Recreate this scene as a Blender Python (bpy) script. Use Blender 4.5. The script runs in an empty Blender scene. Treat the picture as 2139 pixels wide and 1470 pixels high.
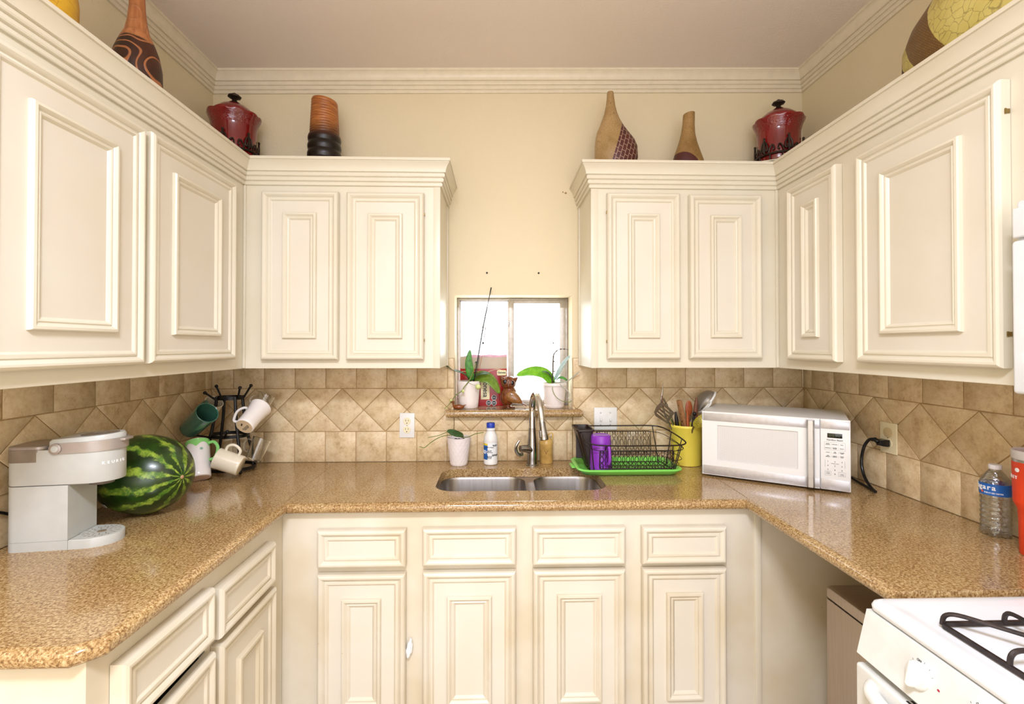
import bpy, bmesh, math, random
from mathutils import Vector, Matrix, Quaternion, noise as mnoise
random.seed(7)
PI = math.pi
SC = bpy.context.scene
COL = SC.collection

# ------------------------------------------------------------------ camera, world, lights, exposure
cam_data = bpy.data.cameras.new('camera')
cam = bpy.data.objects.new('camera', cam_data)
COL.objects.link(cam)
cam.location = (0, 0, 1.45)
cam.rotation_euler = (PI / 2 + 0.0106, 0, -0.0295)
cam_data.sensor_width = 36
cam_data.lens = 1011.07 / 2139 * 36
cam_data.shift_y = -22.44 / 2139
cam_data.clip_start = 0.05
SC.camera = cam

world = bpy.data.worlds.new('world')
SC.world = world
world.use_nodes = True
bg = world.node_tree.nodes['Background']
bg.inputs['Color'].default_value = (0.90, 0.96, 1.0, 1)
bg.inputs['Strength'].default_value = 3.4

def area(name, loc, rot, sx, sy, power, col):
    d = bpy.data.lights.new(name, 'AREA')
    d.shape = 'RECTANGLE'; d.size = sx; d.size_y = sy; d.energy = power; d.color = col
    o = bpy.data.objects.new(name, d); COL.objects.link(o)
    o.location = loc; o.rotation_euler = rot
    return o
# unseen area lamps: daylight from behind the camera, a ceiling lamp, an added uplight
area('rear_daylight_fill', (0.0, -2.45, 1.35), (PI / 2, 0, 0), 2.4, 2.0, 27, (0.92, 1.0, 1.20))  # added area lamp for daylight from behind; the rear wall has no door
area('ceiling_lamp_light', (-0.12, -0.25, 2.62), (0, 0, 0), 0.5, 0.35, 36, (0.92, 1.0, 1.19))
area('ceiling_fill_uplight', (0.05, -0.7, 2.05), (PI, 0, 0), 1.2, 1.0, 17, (0.92, 1.0, 1.19))  # added only to brighten the ceiling; belongs to no fixture
SC.view_settings.view_transform = 'Standard'
SC.view_settings.look = 'None'
SC.view_settings.exposure = 0.81
SC.view_settings.gamma = 1.0
SC.view_settings.use_curve_mapping = False

# ------------------------------------------------------------------ helpers: materials
def lin(c):
    if isinstance(c, str):
        c = [int(c[i:i + 2], 16) / 255 for i in (0, 2, 4)]
    return tuple((v / 12.92 if v <= 0.04045 else ((v + 0.055) / 1.055) ** 2.4) for v in c) + (1,)

class Mat:
    def __init__(s, name):
        s.m = bpy.data.materials.new(name); s.m.use_nodes = True
        s.t = s.m.node_tree; s.b = s.t.nodes['Principled BSDF']
    def n(s, typ, **kw):
        nd = s.t.nodes.new('ShaderNode' + typ)
        for k, v in kw.items():
            if k in nd.inputs: nd.inputs[k].default_value = v
            else: setattr(nd, k, v)
        return nd
    def l(s, a, b): s.t.links.new(a, b)
    def set(s, **kw):
        for k, v in kw.items(): s.b.inputs[k.replace('_', ' ')].default_value = v
    def coord(s, kind='Object', scale=None, rot=None):
        tc = s.n('TexCoord'); out = tc.outputs[kind]
        if scale or rot:
            mp = s.n('Mapping')
            if scale: mp.inputs['Scale'].default_value = scale
            if rot: mp.inputs['Rotation'].default_value = rot
            s.l(out, mp.inputs['Vector']); out = mp.outputs['Vector']
        return out
    def noise(s, vec, scale, detail=4, rough=.55, dist=0):
        nd = s.n('TexNoise'); nd.inputs['Scale'].default_value = scale
        nd.inputs['Detail'].default_value = detail; nd.inputs['Roughness'].default_value = rough
        nd.inputs['Distortion'].default_value = dist
        if vec is not None: s.l(vec, nd.inputs['Vector'])
        return nd.outputs['Fac']
    def ramp(s, fac, stops, interp='LINEAR'):
        r = s.n('ValToRGB'); cr = r.color_ramp; cr.interpolation = interp
        while len(cr.elements) < len(stops): cr.elements.new(0.5)
        for e, (p, c) in zip(cr.elements, stops):
            e.position = p; e.color = lin(c) if isinstance(c, str) or len(c) == 3 else c
        s.l(fac, r.inputs['Fac']); return r.outputs['Color']
    def math(s, op, a, b=None):
        m = s.n('Math', operation=op)
        for i, v in enumerate((a, b)):
            if v is None: continue
            if isinstance(v, (int, float)): m.inputs[i].default_value = v
            else: s.l(v, m.inputs[i])
        return m.outputs[0]
    def mix(s, fac, a, b, mode='MIX'):
        m = s.n('MixRGB', blend_type=mode)
        for i, v in enumerate((fac, a, b)):
            if isinstance(v, (int, float)): m.inputs[i].default_value = v
            elif isinstance(v, (str, tuple)): m.inputs[i].default_value = lin(v) if isinstance(v, str) else v
            else: s.l(v, m.inputs[i])
        return m.outputs[0]
    def col(s, out): s.l(out, s.b.inputs['Base Color'])
    def bump(s, h, strength=.2, dist=.002):
        b = s.n('Bump'); b.inputs['Strength'].default_value = strength; b.inputs['Distance'].default_value = dist
        s.l(h, b.inputs['Height']); s.l(b.outputs['Normal'], s.b.inputs['Normal'])

def plain(name, c, rough=.5, metal=0, noise_amt=.05, nscale=25, bump=0, bscale=300, spec=.5, coat=0):
    m = Mat(name); m.set(Roughness=rough, Metallic=metal, Specular_IOR_Level=spec, Coat_Weight=coat)
    v = m.coord()
    base = lin(c)
    dark = tuple(x * (1 - noise_amt * 2.5) for x in base[:3]) + (1,)
    m.col(m.ramp(m.noise(v, nscale), [(.3, dark), (.65, base)]))
    if bump: m.bump(m.noise(v, bscale, 3), bump, .001)
    return m.m

def paint(name, c, c2, rough=.35):
    # painted wood with faint yellowing and tiny chips
    m = Mat(name); m.set(Roughness=rough); v = m.coord()
    base = m.ramp(m.noise(v, 3.0, 3), [(.35, c2), (.6, c)])
    sp = m.n('TexVoronoi'); sp.inputs['Scale'].default_value = 22; m.l(v, sp.inputs['Vector'])
    chips = m.ramp(sp.outputs['Distance'], [(.0, (1, 1, 1)), (.045, (1, 1, 1)), (.06, (0, 0, 0))])
    nz = m.ramp(m.noise(v, 5.5, 2), [(.60, (0, 0, 0)), (.66, (1, 1, 1))])
    f = m.math('MULTIPLY', chips, nz)
    m.col(m.mix(f, base, 'A07A50'))
    m.bump(m.noise(v, 60, 3), .05, .002)
    return m.m

MAT = {}
MAT['cabinet'] = paint('cream_cabinet_paint', 'DFD7C3', 'DCD2BB')
MAT['panel'] = paint('cream_door_panel_paint', 'DED6C6', 'DBD1BE', .42)
MAT['cabinet_dirty'] = paint('worn_cream_paint', 'DDD4C1', 'D3C5A9', .4)
def wallmat(name, c, c2, sc=120, b=.35):
    m = Mat(name); m.set(Roughness=.75); v = m.coord()
    m.col(m.ramp(m.noise(v, 1.5), [(.3, c2), (.7, c)])); m.bump(m.noise(v, sc, 3), b, .003); return m.m
MAT['wall'] = wallmat('cream_plaster', 'E5D7B7', 'E2D3B0')
MAT['ceiling'] = wallmat('pinkish_ceiling_plaster', 'ECDFD4', 'EADBCF', 160)
MAT['trim'] = plain('cream_moulding_paint', 'E8DBC2', .35, 0, .03)
MAT['outside_wall'] = plain('white_trim', 'F4F1EA', .5)

def granite():
    m = Mat('brown_gold_granite'); m.set(Roughness=.13, Specular_IOR_Level=.5, Coat_Weight=.15, Coat_Roughness=.05)
    v = m.coord('Object')
    a = m.noise(v, 190, 4, .65, .3)
    c = m.ramp(a, [(.30, '6B4D2E'), (.41, '937248'), (.50, 'B49568'), (.59, 'CCB388'), (.72, 'E2D0AA')])
    big = m.ramp(m.noise(v, 7, 3), [(.35, 'D6C09C'), (.65, 'ECE3CC')])
    c = m.mix(.6, c, big, 'MULTIPLY')
    sp = m.noise(v, 330, 2, .5)
    dark = m.ramp(sp, [(.30, (1, 1, 1)), (.36, (0, 0, 0))])
    c = m.mix(m.math('MULTIPLY', dark, .8), c, '4A311C')
    lt = m.ramp(m.noise(m.coord('Object', (1.3, 1.1, 1.2)), 190, 2), [(.66, (0, 0, 0)), (.72, (1, 1, 1))])
    c = m.mix(m.math('MULTIPLY', lt, .6), c, 'F3DDB4')
    m.col(c); m.bump(a, .03, .0005)
    return m.m
MAT['granite'] = granite()

def tilemat():
    m = Mat('travertine_look_tile'); m.set(Roughness=.42)
    v = m.coord('Object'); g = m.n('NewGeometry')
    rnd = g.outputs['Random Per Island']
    add = m.n('VectorMath', operation='ADD'); comb = m.n('CombineXYZ')
    m.l(m.math('MULTIPLY', rnd, 37.0), comb.inputs[0]); m.l(m.math('MULTIPLY', rnd, 11.0), comb.inputs[2])
    m.l(v, add.inputs[0]); m.l(comb.outputs[0], add.inputs[1]); v = add.outputs[0]
    c = m.ramp(m.noise(v, 16, 12, .80, .1), [(.34, 'B2946A'), (.46, 'D3B98F'), (.56, 'DFC9A2'), (.70, 'EAD9B8')])
    pit = m.ramp(m.noise(v, 34, 8, .82, .2), [(.34, (1, 1, 1)), (.43, (0, 0, 0))])
    c = m.mix(m.math('MULTIPLY', pit, .5), c, 'A88A5E')
    var = m.n('HueSaturation'); var.inputs['Saturation'].default_value = 1
    m.l(c, var.inputs['Color']); m.l(m.math('ADD', m.math('MULTIPLY', rnd, .06), .97), var.inputs['Value'])
    m.col(var.outputs[0]); m.bump(m.noise(v, 40, 5, .7), .12, .002)
    return m.m
MAT['tile'] = tilemat()
MAT['grout'] = plain('tan_grout', 'B59568', .85, 0, .08, 60)
MAT['floor'] = plain('beige_floor_tile', 'BFAE94', .4, 0, .05, 4)
def steelmat(name, c, rough, aniso_scale=(2, 2, 200), var=.12):
    m = Mat(name); m.set(Metallic=1.0)
    n1 = m.noise(m.coord('Object', aniso_scale), 3, 4)
    base = lin(c); m.col(m.ramp(n1, [(.3, tuple(x * .88 for x in base[:3]) + (1,)), (.7, base)]))
    r = m.n('MapRange'); m.l(n1, r.inputs[0]); r.inputs[3].default_value = rough - var / 2; r.inputs[4].default_value = rough + var / 2
    m.l(r.outputs[0], m.b.inputs['Roughness']); return m.m
MAT['steel'] = steelmat('brushed_stainless_steel', 'C9C7C6', .32)
MAT['silver_strip'] = plain('silver_plastic_trim', 'C9C6C6', .32, .45, .05, 60)
MAT['sink_steel'] = steelmat('satin_sink_steel', 'B4B0AE', .30, (40, 3, 3))
MAT['can_steel'] = steelmat('brushed_bin_steel', 'CDBFB2', .5, (2, 60, 2))
MAT['chrome'] = plain('chrome', 'E2E2E4', .07, 1, .01)
MAT['nickel'] = plain('brushed_nickel', 'A9A6A4', .2, 1, .03)
MAT['aluminium'] = plain('grey_anodised_aluminium', 'B9B1A8', .45, .55, .08, 40)
MAT['brass'] = plain('aged_brass', '9A8454', .4, 1, .1)
MAT['white_plastic'] = plain('white_plastic', 'E9E7E2', .3, 0, .01)
MAT['almond_plastic'] = plain('almond_plastic', 'EFE3BE', .35, 0, .02)
MAT['white_enamel'] = plain('white_enamel', 'E6E7E8', .15, 0, .01, coat=.3)
MAT['dirty_enamel'] = plain('slightly_yellowed_enamel', 'E3E1DA', .3, 0, .04)
MAT['black'] = plain('matte_black', '16120F', .5, 0, .1)
MAT['black_gloss'] = plain('black_plastic', '0B0B0D', .25, 0, .05)
MAT['wrought'] = plain('black_wrought_iron', '14100E', .42, .3, .1, bump=.1)
MAT['brown_wire'] = plain('dark_brown_coated_wire', '241611', .35, .1, .1)
MAT['cast_iron'] = plain('burnt_cast_iron', '3A2E2A', .5, .3, .3, 60, .3)
MAT['white_ceramic'] = plain('white_glazed_ceramic', 'F3ECE6', .12, 0, .01, coat=.3)
MAT['cream_ceramic'] = plain('cream_glazed_ceramic', 'EFE4CB', .15, 0, .02, coat=.3)
MAT['pot_pink'] = plain('matte_blush_white_pot', 'EFE4DF', .35, 0, .02)

# ------------------------------------------------------------------ helpers: meshes
def wm(o):
    m = o.matrix_basis.copy(); p = o.parent
    while p is not None:
        m = p.matrix_basis @ m; p = p.parent
    return m

def obj(name, bm, mat, parent=None, w=True, sharp=35, merge=True, solid=0):
    """link a bmesh authored in world space (w=True) or in the parent's space as one object"""
    if merge: bmesh.ops.remove_doubles(bm, verts=bm.verts, dist=1e-6)
    bmesh.ops.recalc_face_normals(bm, faces=bm.faces)
    if parent is not None and w: bm.transform(wm(parent).inverted())
    lim = math.radians(sharp)
    for f in bm.faces: f.smooth = True
    for e in bm.edges:
        e.smooth = not (len(e.link_faces) == 2 and e.calc_face_angle(0) > lim)
    me = bpy.data.meshes.new(name); bm.to_mesh(me); bm.free()
    mats = mat if isinstance(mat, (list, tuple)) else [mat]
    for m_ in mats: me.materials.append(MAT[m_] if isinstance(m_, str) else m_)
    o = bpy.data.objects.new(name, me); COL.objects.link(o)
    if parent is not None: o.parent = parent
    if solid:
        md = o.modifiers.new('thickness', 'SOLIDIFY'); md.thickness = solid; md.offset = 0
    return o

def tag(o, label, cat, group=None):
    o['label'] = label; o['category'] = cat
    if group: o['group'] = group
    return o
def thing(name, label, cat, loc=(0, 0, 0), rz=0, group=None):
    o = bpy.data.objects.new(name, None); COL.objects.link(o)
    o.empty_display_size = .05
    o.location = loc; o.rotation_euler = (0, 0, rz)
    o.matrix_basis = Matrix.Translation(loc) @ Matrix.Rotation(rz, 4, 'Z')
    return tag(o, label, cat, group)
def struct(name, bm, mat, parent=None, **kw):
    o = obj(name, bm, mat, parent, **kw)
    if parent is None: o['kind'] = 'structure'
    return o

def B(): return bmesh.new()
def box(bm, a, b, bevel=0, seg=2, M=None):
    t = bmesh.new()
    vs = [t.verts.new((x, y, z)) for x in (a[0], b[0]) for y in (a[1], b[1]) for z in (a[2], b[2])]
    for f in ((0, 1, 3, 2), (4, 6, 7, 5), (0, 4, 5, 1), (2, 3, 7, 6), (0, 2, 6, 4), (1, 5, 7, 3)):
        t.faces.new([vs[i] for i in f])
    bmesh.ops.recalc_face_normals(t, faces=t.faces)
    if bevel: bmesh.ops.bevel(t, geom=t.edges[:], offset=bevel, segments=seg, profile=.5, affect='EDGES')
    add(bm, t, M); return bm
def add(bm, t, M=None):
    if M is not None: t.transform(M)
    me = bpy.data.meshes.new('tmp'); t.to_mesh(me); t.free(); bm.from_mesh(me); bpy.data.meshes.remove(me)
def loft(bm, rings, cap0=True, cap1=True, closed=True):
    vr = [[bm.verts.new(p) for p in r] for r in rings]
    n = len(vr[0])
    for a, b in zip(vr, vr[1:]):
        for i in range(n if closed else n - 1):
            j = (i + 1) % n
            try: bm.faces.new((a[i], a[j], b[j], b[i]))
            except ValueError: pass
    if cap0: bm.faces.new(vr[0][::-1])
    if cap1: bm.faces.new(vr[-1])
    return vr
def lathe(bm, prof, c=(0, 0, 0), seg=40, M=None, cap0=True, cap1=True, fn=None):
    rings = []
    for r, z in prof:
        ring = []
        for i in range(seg):
            a = 2 * PI * i / seg
            rr, zz = (fn(r, z, a) if fn else (r, z))
            ring.append(Vector((c[0] + rr * math.cos(a), c[1] + rr * math.sin(a), c[2] + zz)))
        rings.append(ring)
    if M is not None: rings = [[M @ p for p in r] for r in rings]
    loft(bm, rings, cap0, cap1)
    return bm
def blend_loft(bm, prof, seg=40, M=None):
    """prof rows: z, cx, cy, rx, ry"""
    rings = [[Vector((cx + rx * math.cos(2 * PI * i / seg), cy + ry * math.sin(2 * PI * i / seg), z)) for i in range(seg)] for z, cx, cy, rx, ry in prof]
    if M is not None: rings = [[M @ p for p in r] for r in rings]
    loft(bm, rings)
    return bm
def tube(bm, pts, r, seg=8, closed=False, caps=True):
    P = [Vector(p) for p in pts]; n = len(P)
    R = r if isinstance(r, (list, tuple)) else [r] * n
    rings = []; up = None
    for i in range(n):
        if closed: t = (P[(i + 1) % n] - P[i - 1]).normalized()
        else: t = (P[min(i + 1, n - 1)] - P[max(i - 1, 0)]).normalized()
        if up is None:
            up = Vector((0, 0, 1)) if abs(t.z) < .9 else Vector((1, 0, 0))
        x = t.cross(up).normalized(); up = x.cross(t).normalized()
        rings.append([P[i] + (x * math.cos(2 * PI * k / seg) + up * math.sin(2 * PI * k / seg)) * R[i] for k in range(seg)])
    if closed:
        rings.append(rings[0]); loft(bm, rings, False, False)
    else: loft(bm, rings, caps, caps)
    return bm
def smooth_path(pts, k=6):
    P = [Vector(p) for p in pts]; out = []
    for i in range(len(P) - 1):
        p0, p1, p2, p3 = P[max(i - 1, 0)], P[i], P[i + 1], P[min(i + 2, len(P) - 1)]
        for j in range(k):
            t = j / k
            out.append(.5 * ((2 * p1) + (p2 - p0) * t + (2 * p0 - 5 * p1 + 4 * p2 - p3) * t * t + (3 * p1 - p0 - 3 * p2 + p3) * t ** 3))
    out.append(P[-1]); return out
def ball(bm, c, r, M=None, u=20, v=12):
    r = r if isinstance(r, (tuple, list)) else (r, r, r)
    t = bmesh.new(); bmesh.ops.create_uvsphere(t, u_segments=u, v_segments=v, radius=1)
    t.transform(Matrix.Diagonal((*r, 1)))
    if M is not None: t.transform(M)
    t.transform(Matrix.Translation(c)); add(bm, t); return bm
def prism(bm, poly, z0, z1, M=None):
    r0 = [Vector((x, y, z0)) for x, y in poly]; r1 = [Vector((x, y, z1)) for x, y in poly]
    if M is not None: r0 = [M @ p for p in r0]; r1 = [M @ p for p in r1]
    loft(bm, [r0, r1]); return bm
def rrect(x0, y0, x1, y1, r, seg=6):
    out = []
    for cx, cy, a0 in ((x1 - r, y1 - r, 0), (x0 + r, y1 - r, PI / 2), (x0 + r, y0 + r, PI), (x1 - r, y0 + r, 3 * PI / 2)):
        for i in range(seg + 1):
            a = a0 + PI / 2 * i / seg
            out.append((cx + r * math.cos(a), cy + r * math.sin(a)))
    return out
def plate_holes(bm, outer, holes, z0, z1):
    t = bmesh.new(); loops = []
    for loop in [outer] + holes:
        vs = [t.verts.new((x, y, z1)) for x, y in loop]
        loops.append([t.edges.new((vs[i], vs[(i + 1) % len(vs)])) for i in range(len(vs))])
    bmesh.ops.triangle_fill(t, edges=[e for l in loops for e in l], use_beauty=True, use_dissolve=False)
    if z0 != z1:
        g = bmesh.ops.extrude_face_region(t, geom=t.faces[:])
        vs = [e for e in g['geom'] if isinstance(e, bmesh.types.BMVert)]
        bmesh.ops.translate(t, verts=vs, vec=(0, 0, z0 - z1))
    add(bm, t); return bm
def sweep(bm, path, prof, i0=0, i1=None, z=0, shear=0):
    """sweep profile (out, up) along a 2-D path, mitred, out = right of travel; only segments i0..i1"""
    n = len(path); i1 = n - 1 if i1 is None else i1
    P = [Vector(p) for p in path]; rings = []
    for i in range(i0, i1 + 1):
        ns = []
        if i > 0: d = (P[i] - P[i - 1]).normalized(); ns.append(Vector((d.y, -d.x)))
        if i < n - 1: d = (P[i + 1] - P[i]).normalized(); ns.append(Vector((d.y, -d.x)))
        if len(ns) == 2: m = (ns[0] + ns[1]); m = m / (m.dot(ns[0]))
        else: m = ns[0]
        rings.append([Vector((P[i].x + m.x * o, P[i].y + m.y * o, z + u + shear * (P[i].x + m.x * o))) for o, u in prof])
    loft(bm, rings, True, True); return bm
def ring_frame(bm, x0, z0, x1, z1, prof, M=None):
    """mitred picture frame in the XZ plane facing -Y; prof: (inset, height out)"""
    rings = [[Vector((x0 + t, -d, z0 + t)), Vector((x1 - t, -d, z0 + t)), Vector((x1 - t, -d, z1 - t)), Vector((x0 + t, -d, z1 - t))] for t, d in prof]
    if M is not None: rings = [[M @ p for p in r] for r in rings]
    loft(bm, rings, False, False); return bm
def orient(p, d, roll=0):
    """matrix taking local +Z to direction d, placed at p"""
    q = Vector(d).to_track_quat('Z', 'Y')
    return Matrix.Translation(p) @ q.to_matrix().to_4x4() @ Matrix.Rotation(roll, 4, 'Z')
def text(name, body, size, mat, parent, M, align='CENTER', ext=.0003, space=1.0, bold=0, sx=1):
    cu = bpy.data.curves.new('tmp', 'FONT'); cu.body = body; cu.size = size; cu.extrude = ext
    cu.align_x = align; cu.align_y = 'CENTER'; cu.space_character = space; cu.offset = bold
    to = bpy.data.objects.new('tmp', cu); COL.objects.link(to)
    dg = bpy.context.evaluated_depsgraph_get()
    me = bpy.data.meshes.new_from_object(to.evaluated_get(dg))
    bpy.data.objects.remove(to); bpy.data.curves.remove(cu)
    t = bmesh.new(); t.from_mesh(me); bpy.data.meshes.remove(me)
    t.transform(Matrix.Diagonal((sx, 1, 1, 1))); t.transform(M)
    return obj(name, t, mat, parent, w=True, merge=False)
# text frames: text lies in local XY, +Z towards the reader
FACE_MY = Matrix.Rotation(PI / 2, 4, 'X')                      # reads from -Y side
def wrap(bm, c, r, z0, z1, a0, a1, seg=16, th=.0006):
    """a label wrapped on a vertical cylinder between angles"""
    ro = []
    for rr in (r + th, r):
        ro.append([Vector((c[0] + rr * math.cos(a0 + (a1 - a0) * i / seg), c[1] + rr * math.sin(a0 + (a1 - a0) * i / seg), 0)) for i in range(seg + 1)])
    loop = ro[0] + ro[1][::-1]
    loft(bm, [[p + Vector((0, 0, z0)) for p in loop], [p + Vector((0, 0, z1)) for p in loop]]); return bm

# ------------------------------------------------------------------ dimensions
D, XL, XR = 2.28, -1.324, 1.467          # back wall, left wall, right wall
KZ = .018                                # the old ceiling is slightly out of level
H = 2.743
CT = .914                                # worktop height
REAR = -2.6

# ------------------------------------------------------------------ room shell
WX0, WX1, WZ0, WZ1, WD = -.203, .352, 1.157, 1.692, 2.43   # window opening and window plane
bm = B(); zt = 2.9
box(bm, (XL - .12, D, 0), (WX0, 2.50, zt)); box(bm, (WX1, D, 0), (XR + .12, 2.50, zt))
box(bm, (WX0, D, 0), (WX1, 2.50, WZ0 - .034)); box(bm, (WX0, D, WZ1), (WX1, 2.50, zt))
wall_back = struct('wall_back', bm, 'wall', merge=False)
bm = B(); box(bm, (XL - .12, REAR, 0), (XL, D, zt)); wall_left = struct('wall_left', bm, 'wall')
bm = B(); box(bm, (XR, REAR, 0), (XR + .12, D, zt)); wall_right = struct('wall_right', bm, 'wall')
bm = B(); box(bm, (XL - .12, REAR - .12, 0), (XR + .12, REAR, zt)); struct('wall_rear', bm, 'wall')
bm = B(); box(bm, (XL - .12, REAR - .12, -.06), (XR + .12, 2.5, 0)); struct('floor', bm, 'floor')
bm = B(); x0, x1 = XL - .1, XR + .1
loft(bm, [[Vector((x0, REAR - .1, H + KZ * x0)), Vector((x1, REAR - .1, H + KZ * x1)), Vector((x1, REAR - .1, 2.95)), Vector((x0, REAR - .1, 2.95))],
          [Vector((x0, 2.45, H + KZ * x0)), Vector((x1, 2.45, H + KZ * x1)), Vector((x1, 2.45, 2.95)), Vector((x0, 2.45, 2.95))]])
struct('ceiling', bm, 'ceiling')
CROWN = [(0, 0), (.008, .0), (.010, .003), (.0105, .010), (.008, .0125), (.008, .0145), (.014, .0160), (.0165, .020), (.0165, .028), (.013, .0305), (.013, .0325),
         (.019, .034), (.0215, .038), (.0215, .046), (.018, .0485), (.018, .0505), (.0255, .052), (.0262, .060), (.029, .069), (.034, .077), (.0405, .083), (.0425, .0845), (.0425, .0870), (.0465, .0875), (.0465, .0965), (.048, .0975), (0, .0978)]
rp = [(XL, REAR), (XL, D), (XR, D), (XR, REAR)]
for i in range(3):
    bm = B(); sweep(bm, rp, [(o, u) for o, u in CROWN], i, i + 1, 2.6455, KZ)
    struct('trim_%d' % (i + 1), bm, 'trim', sharp=25)

# screw anchors left in the plaster above the window
for x in (-.051, .193):
    bm = B(); lathe(bm, [(.004, 0), (.0045, .003), (.002, .004)], M=orient((x, D, 1.796), (0, -1, 0)), seg=12)
    obj('screw_anchor', bm, 'black', wall_back)
# small scuff holes / chipped plaster by the right cabinet crown
bm = B(); ball(bm, (.322, D, 2.177), (.006, .0015, .005), u=8, v=6); ball(bm, (.309, D, 2.181), (.003, .0015, .004), u=8, v=6)
obj('chipped_plaster', bm, 'grout', wall_back)

# ------------------------------------------------------------------ tile backsplash
def clip(poly, x0, x1, z0, z1):
    for ax, v, s in ((0, x0, 1), (0, x1, -1), (1, z0, 1), (1, z1, -1)):
        out = []
        for i in range(len(poly)):
            a, b = poly[i], poly[(i + 1) % len(poly)]
            da, db = s * (a[ax] - v), s * (b[ax] - v)
            if da >= 0: out.append(a)
            if (da > 0 > db) or (da < 0 < db):
                t = da / (da - db); out.append((a[0] + (b[0] - a[0]) * t, a[1] + (b[1] - a[1]) * t))
        poly = out
        if len(poly) < 3: return None
    return poly
def inset(poly, d):
    A = sum(poly[i][0] * poly[(i + 1) % len(poly)][1] - poly[(i + 1) % len(poly)][0] * poly[i][1] for i in range(len(poly)))
    if A < 0: poly = poly[::-1]
    q = [p for i, p in enumerate(poly) if (Vector(p) - Vector(poly[i - 1])).length > 1e-4]
    if len(q) < 3 or abs(A) < 2e-4: return None
    L = []
    for i in range(len(q)):
        a, b = Vector(q[i]), Vector(q[(i + 1) % len(q)]); t = (b - a).normalized(); L.append((a + Vector((-t.y, t.x)) * d, t))
    out = []
    for i in range(len(L)):
        (p, t), (q2, s) = L[i - 1], L[i]
        cr = t.x * s.y - t.y * s.x
        if abs(cr) < 1e-5: out.append(tuple(q2)); continue
        k = ((q2 - p).x * s.y - (q2 - p).y * s.x) / cr
        out.append(tuple(p + t * k))
    c = [sum(p[0] for p in out) / len(out), sum(p[1] for p in out) / len(out)]
    return out
def backsplash(regions, pitch, px, diag, dx, px_top, M, parent, z0=.914, z1=1.055, z2=1.2545, z3=1.395):
    bm = B(); xa, xb = min(r[0] for r in regions), max(r[1] for r in regions)
    polys = []
    k = math.floor((xa - px) / pitch)
    while px + k * pitch < xb: x = px + k * pitch; polys.append([(x, z0), (x + pitch, z0), (x + pitch, z1), (x, z1)]); k += 1
    k = math.floor((xa - px_top) / pitch)
    while px_top + k * pitch < xb: x = px_top + k * pitch; polys.append([(x, z2), (x + pitch, z2), (x + pitch, z3), (x, z3)]); k += 1
    k = math.floor((xa - dx) / diag) - 1; zm = (z1 + z2) / 2
    while dx + k * diag < xb + diag:
        x = dx + k * diag
        polys += [[(x, z1), (x + diag / 2, zm), (x, z2), (x - diag / 2, zm)], [(x, z1), (x + diag, z1), (x + diag / 2, zm)], [(x, z2), (x + diag / 2, zm), (x + diag, z2)]]
        k += 1
    for rg in regions:
        box(bm, (rg[0], -.0078, rg[2]), (rg[1], 0, rg[3]))
        g = B()
        for p in polys:
            q = clip(p, *rg)
            if not q: continue
            q = inset(q, .0017)
            if not q: continue
            q2 = inset(q, .0012)
            if not q2 or len(q2) != len(q): continue
            loft(g, [[Vector((x, -.006, z)) for x, z in q], [Vector((x, -.0092, z)) for x, z in q], [Vector((x, -.0102, z)) for x, z in q2]], False, True)
        for f in g.faces: f.material_index = 1
        add(bm, g)
    bm.transform(M)
    return obj('tile_backsplash', bm, ['grout', 'tile'], parent, merge=False, sharp=80)
backsplash([(XL, WX0 - .001, CT, 1.395), (WX0, WX1, CT, 1.121), (WX1 + .001, XR, CT, 1.395)], .1405, .045, .1985, .0735, .468,
           Matrix.Translation((0, D, 0)), wall_back)
MLW = Matrix.Translation((XL, 0, 0)) @ Matrix.Rotation(PI / 2, 4, 'Z')      # run frame: local x = world y
MRW = Matrix.Translation((XR, 0, 0)) @ Matrix.Rotation(-PI / 2, 4, 'Z')     # local x = -world y
backsplash([(.80, D - .011, CT, 1.395)], .149, 1.40, .209, 1.626, 1.475, MLW, wall_left)
backsplash([(-D + .011, -.30, CT, 1.395)], .1465, -1.633, .206, -1.632, -1.475, MRW, wall_right)

# ------------------------------------------------------------------ window
w = bpy.data.objects.new('window_1', None); COL.objects.link(w); w.matrix_basis = Matrix.Translation((.075, WD, WZ0)); w['kind'] = 'structure'
bm = B(); fy0, fy1 = WD - .012, WD + .03
for a, b in (((WX0, fy0, WZ0), (WX0 + .013, fy1, WZ1)), ((WX1 - .013, fy0, WZ0), (WX1, fy1, WZ1)), ((WX0 + .0128, fy0 + .001, WZ1 - .012), (WX1 - .0128, fy1, WZ1 - .0005)), ((WX0 + .0128, fy0 + .001, WZ0 + .0005), (WX1 - .0128, fy1, WZ0 + .012))):
    box(bm, a, b, .002)
obj('window_frame', bm, 'aluminium', w, merge=False)
def sash(x0, x1, y, wd, top):
    bm = B()
    box(bm, (x0, y - .01, WZ0 + .01), (x0 + wd, y + .01, WZ1 - .01), .002); box(bm, (x1 - wd, y - .01, WZ0 + .01), (x1, y + .01, WZ1 - .01), .002)
    box(bm, (x0 + wd - .0005, y - .0092, WZ1 - .01 - top), (x1 - wd + .0005, y + .0092, WZ1 - .0105), .001); box(bm, (x0 + wd - .0005, y - .0092, WZ0 + .0105), (x1 - wd + .0005, y + .0092, WZ0 + .01 + top), .001)
    s = obj('window_sash', bm, 'aluminium', w, merge=False)
    bm = B(); box(bm, (x0 + wd - .002, y - .002, WZ0 + .01 + top), (x1 - wd + .002, y + .002, WZ1 - .01 - top)); obj('window_pane', bm, 'pane', s)
    return s
g = Mat('clear_window_glass'); tr = g.n('BsdfTransparent'); gl = g.n('BsdfGlossy'); gl.inputs['Roughness'].default_value = .02
mx = g.n('MixShader'); mx.inputs[0].default_value = .06; g.l(tr.outputs[0], mx.inputs[1]); g.l(gl.outputs[0], mx.inputs[2])
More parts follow.
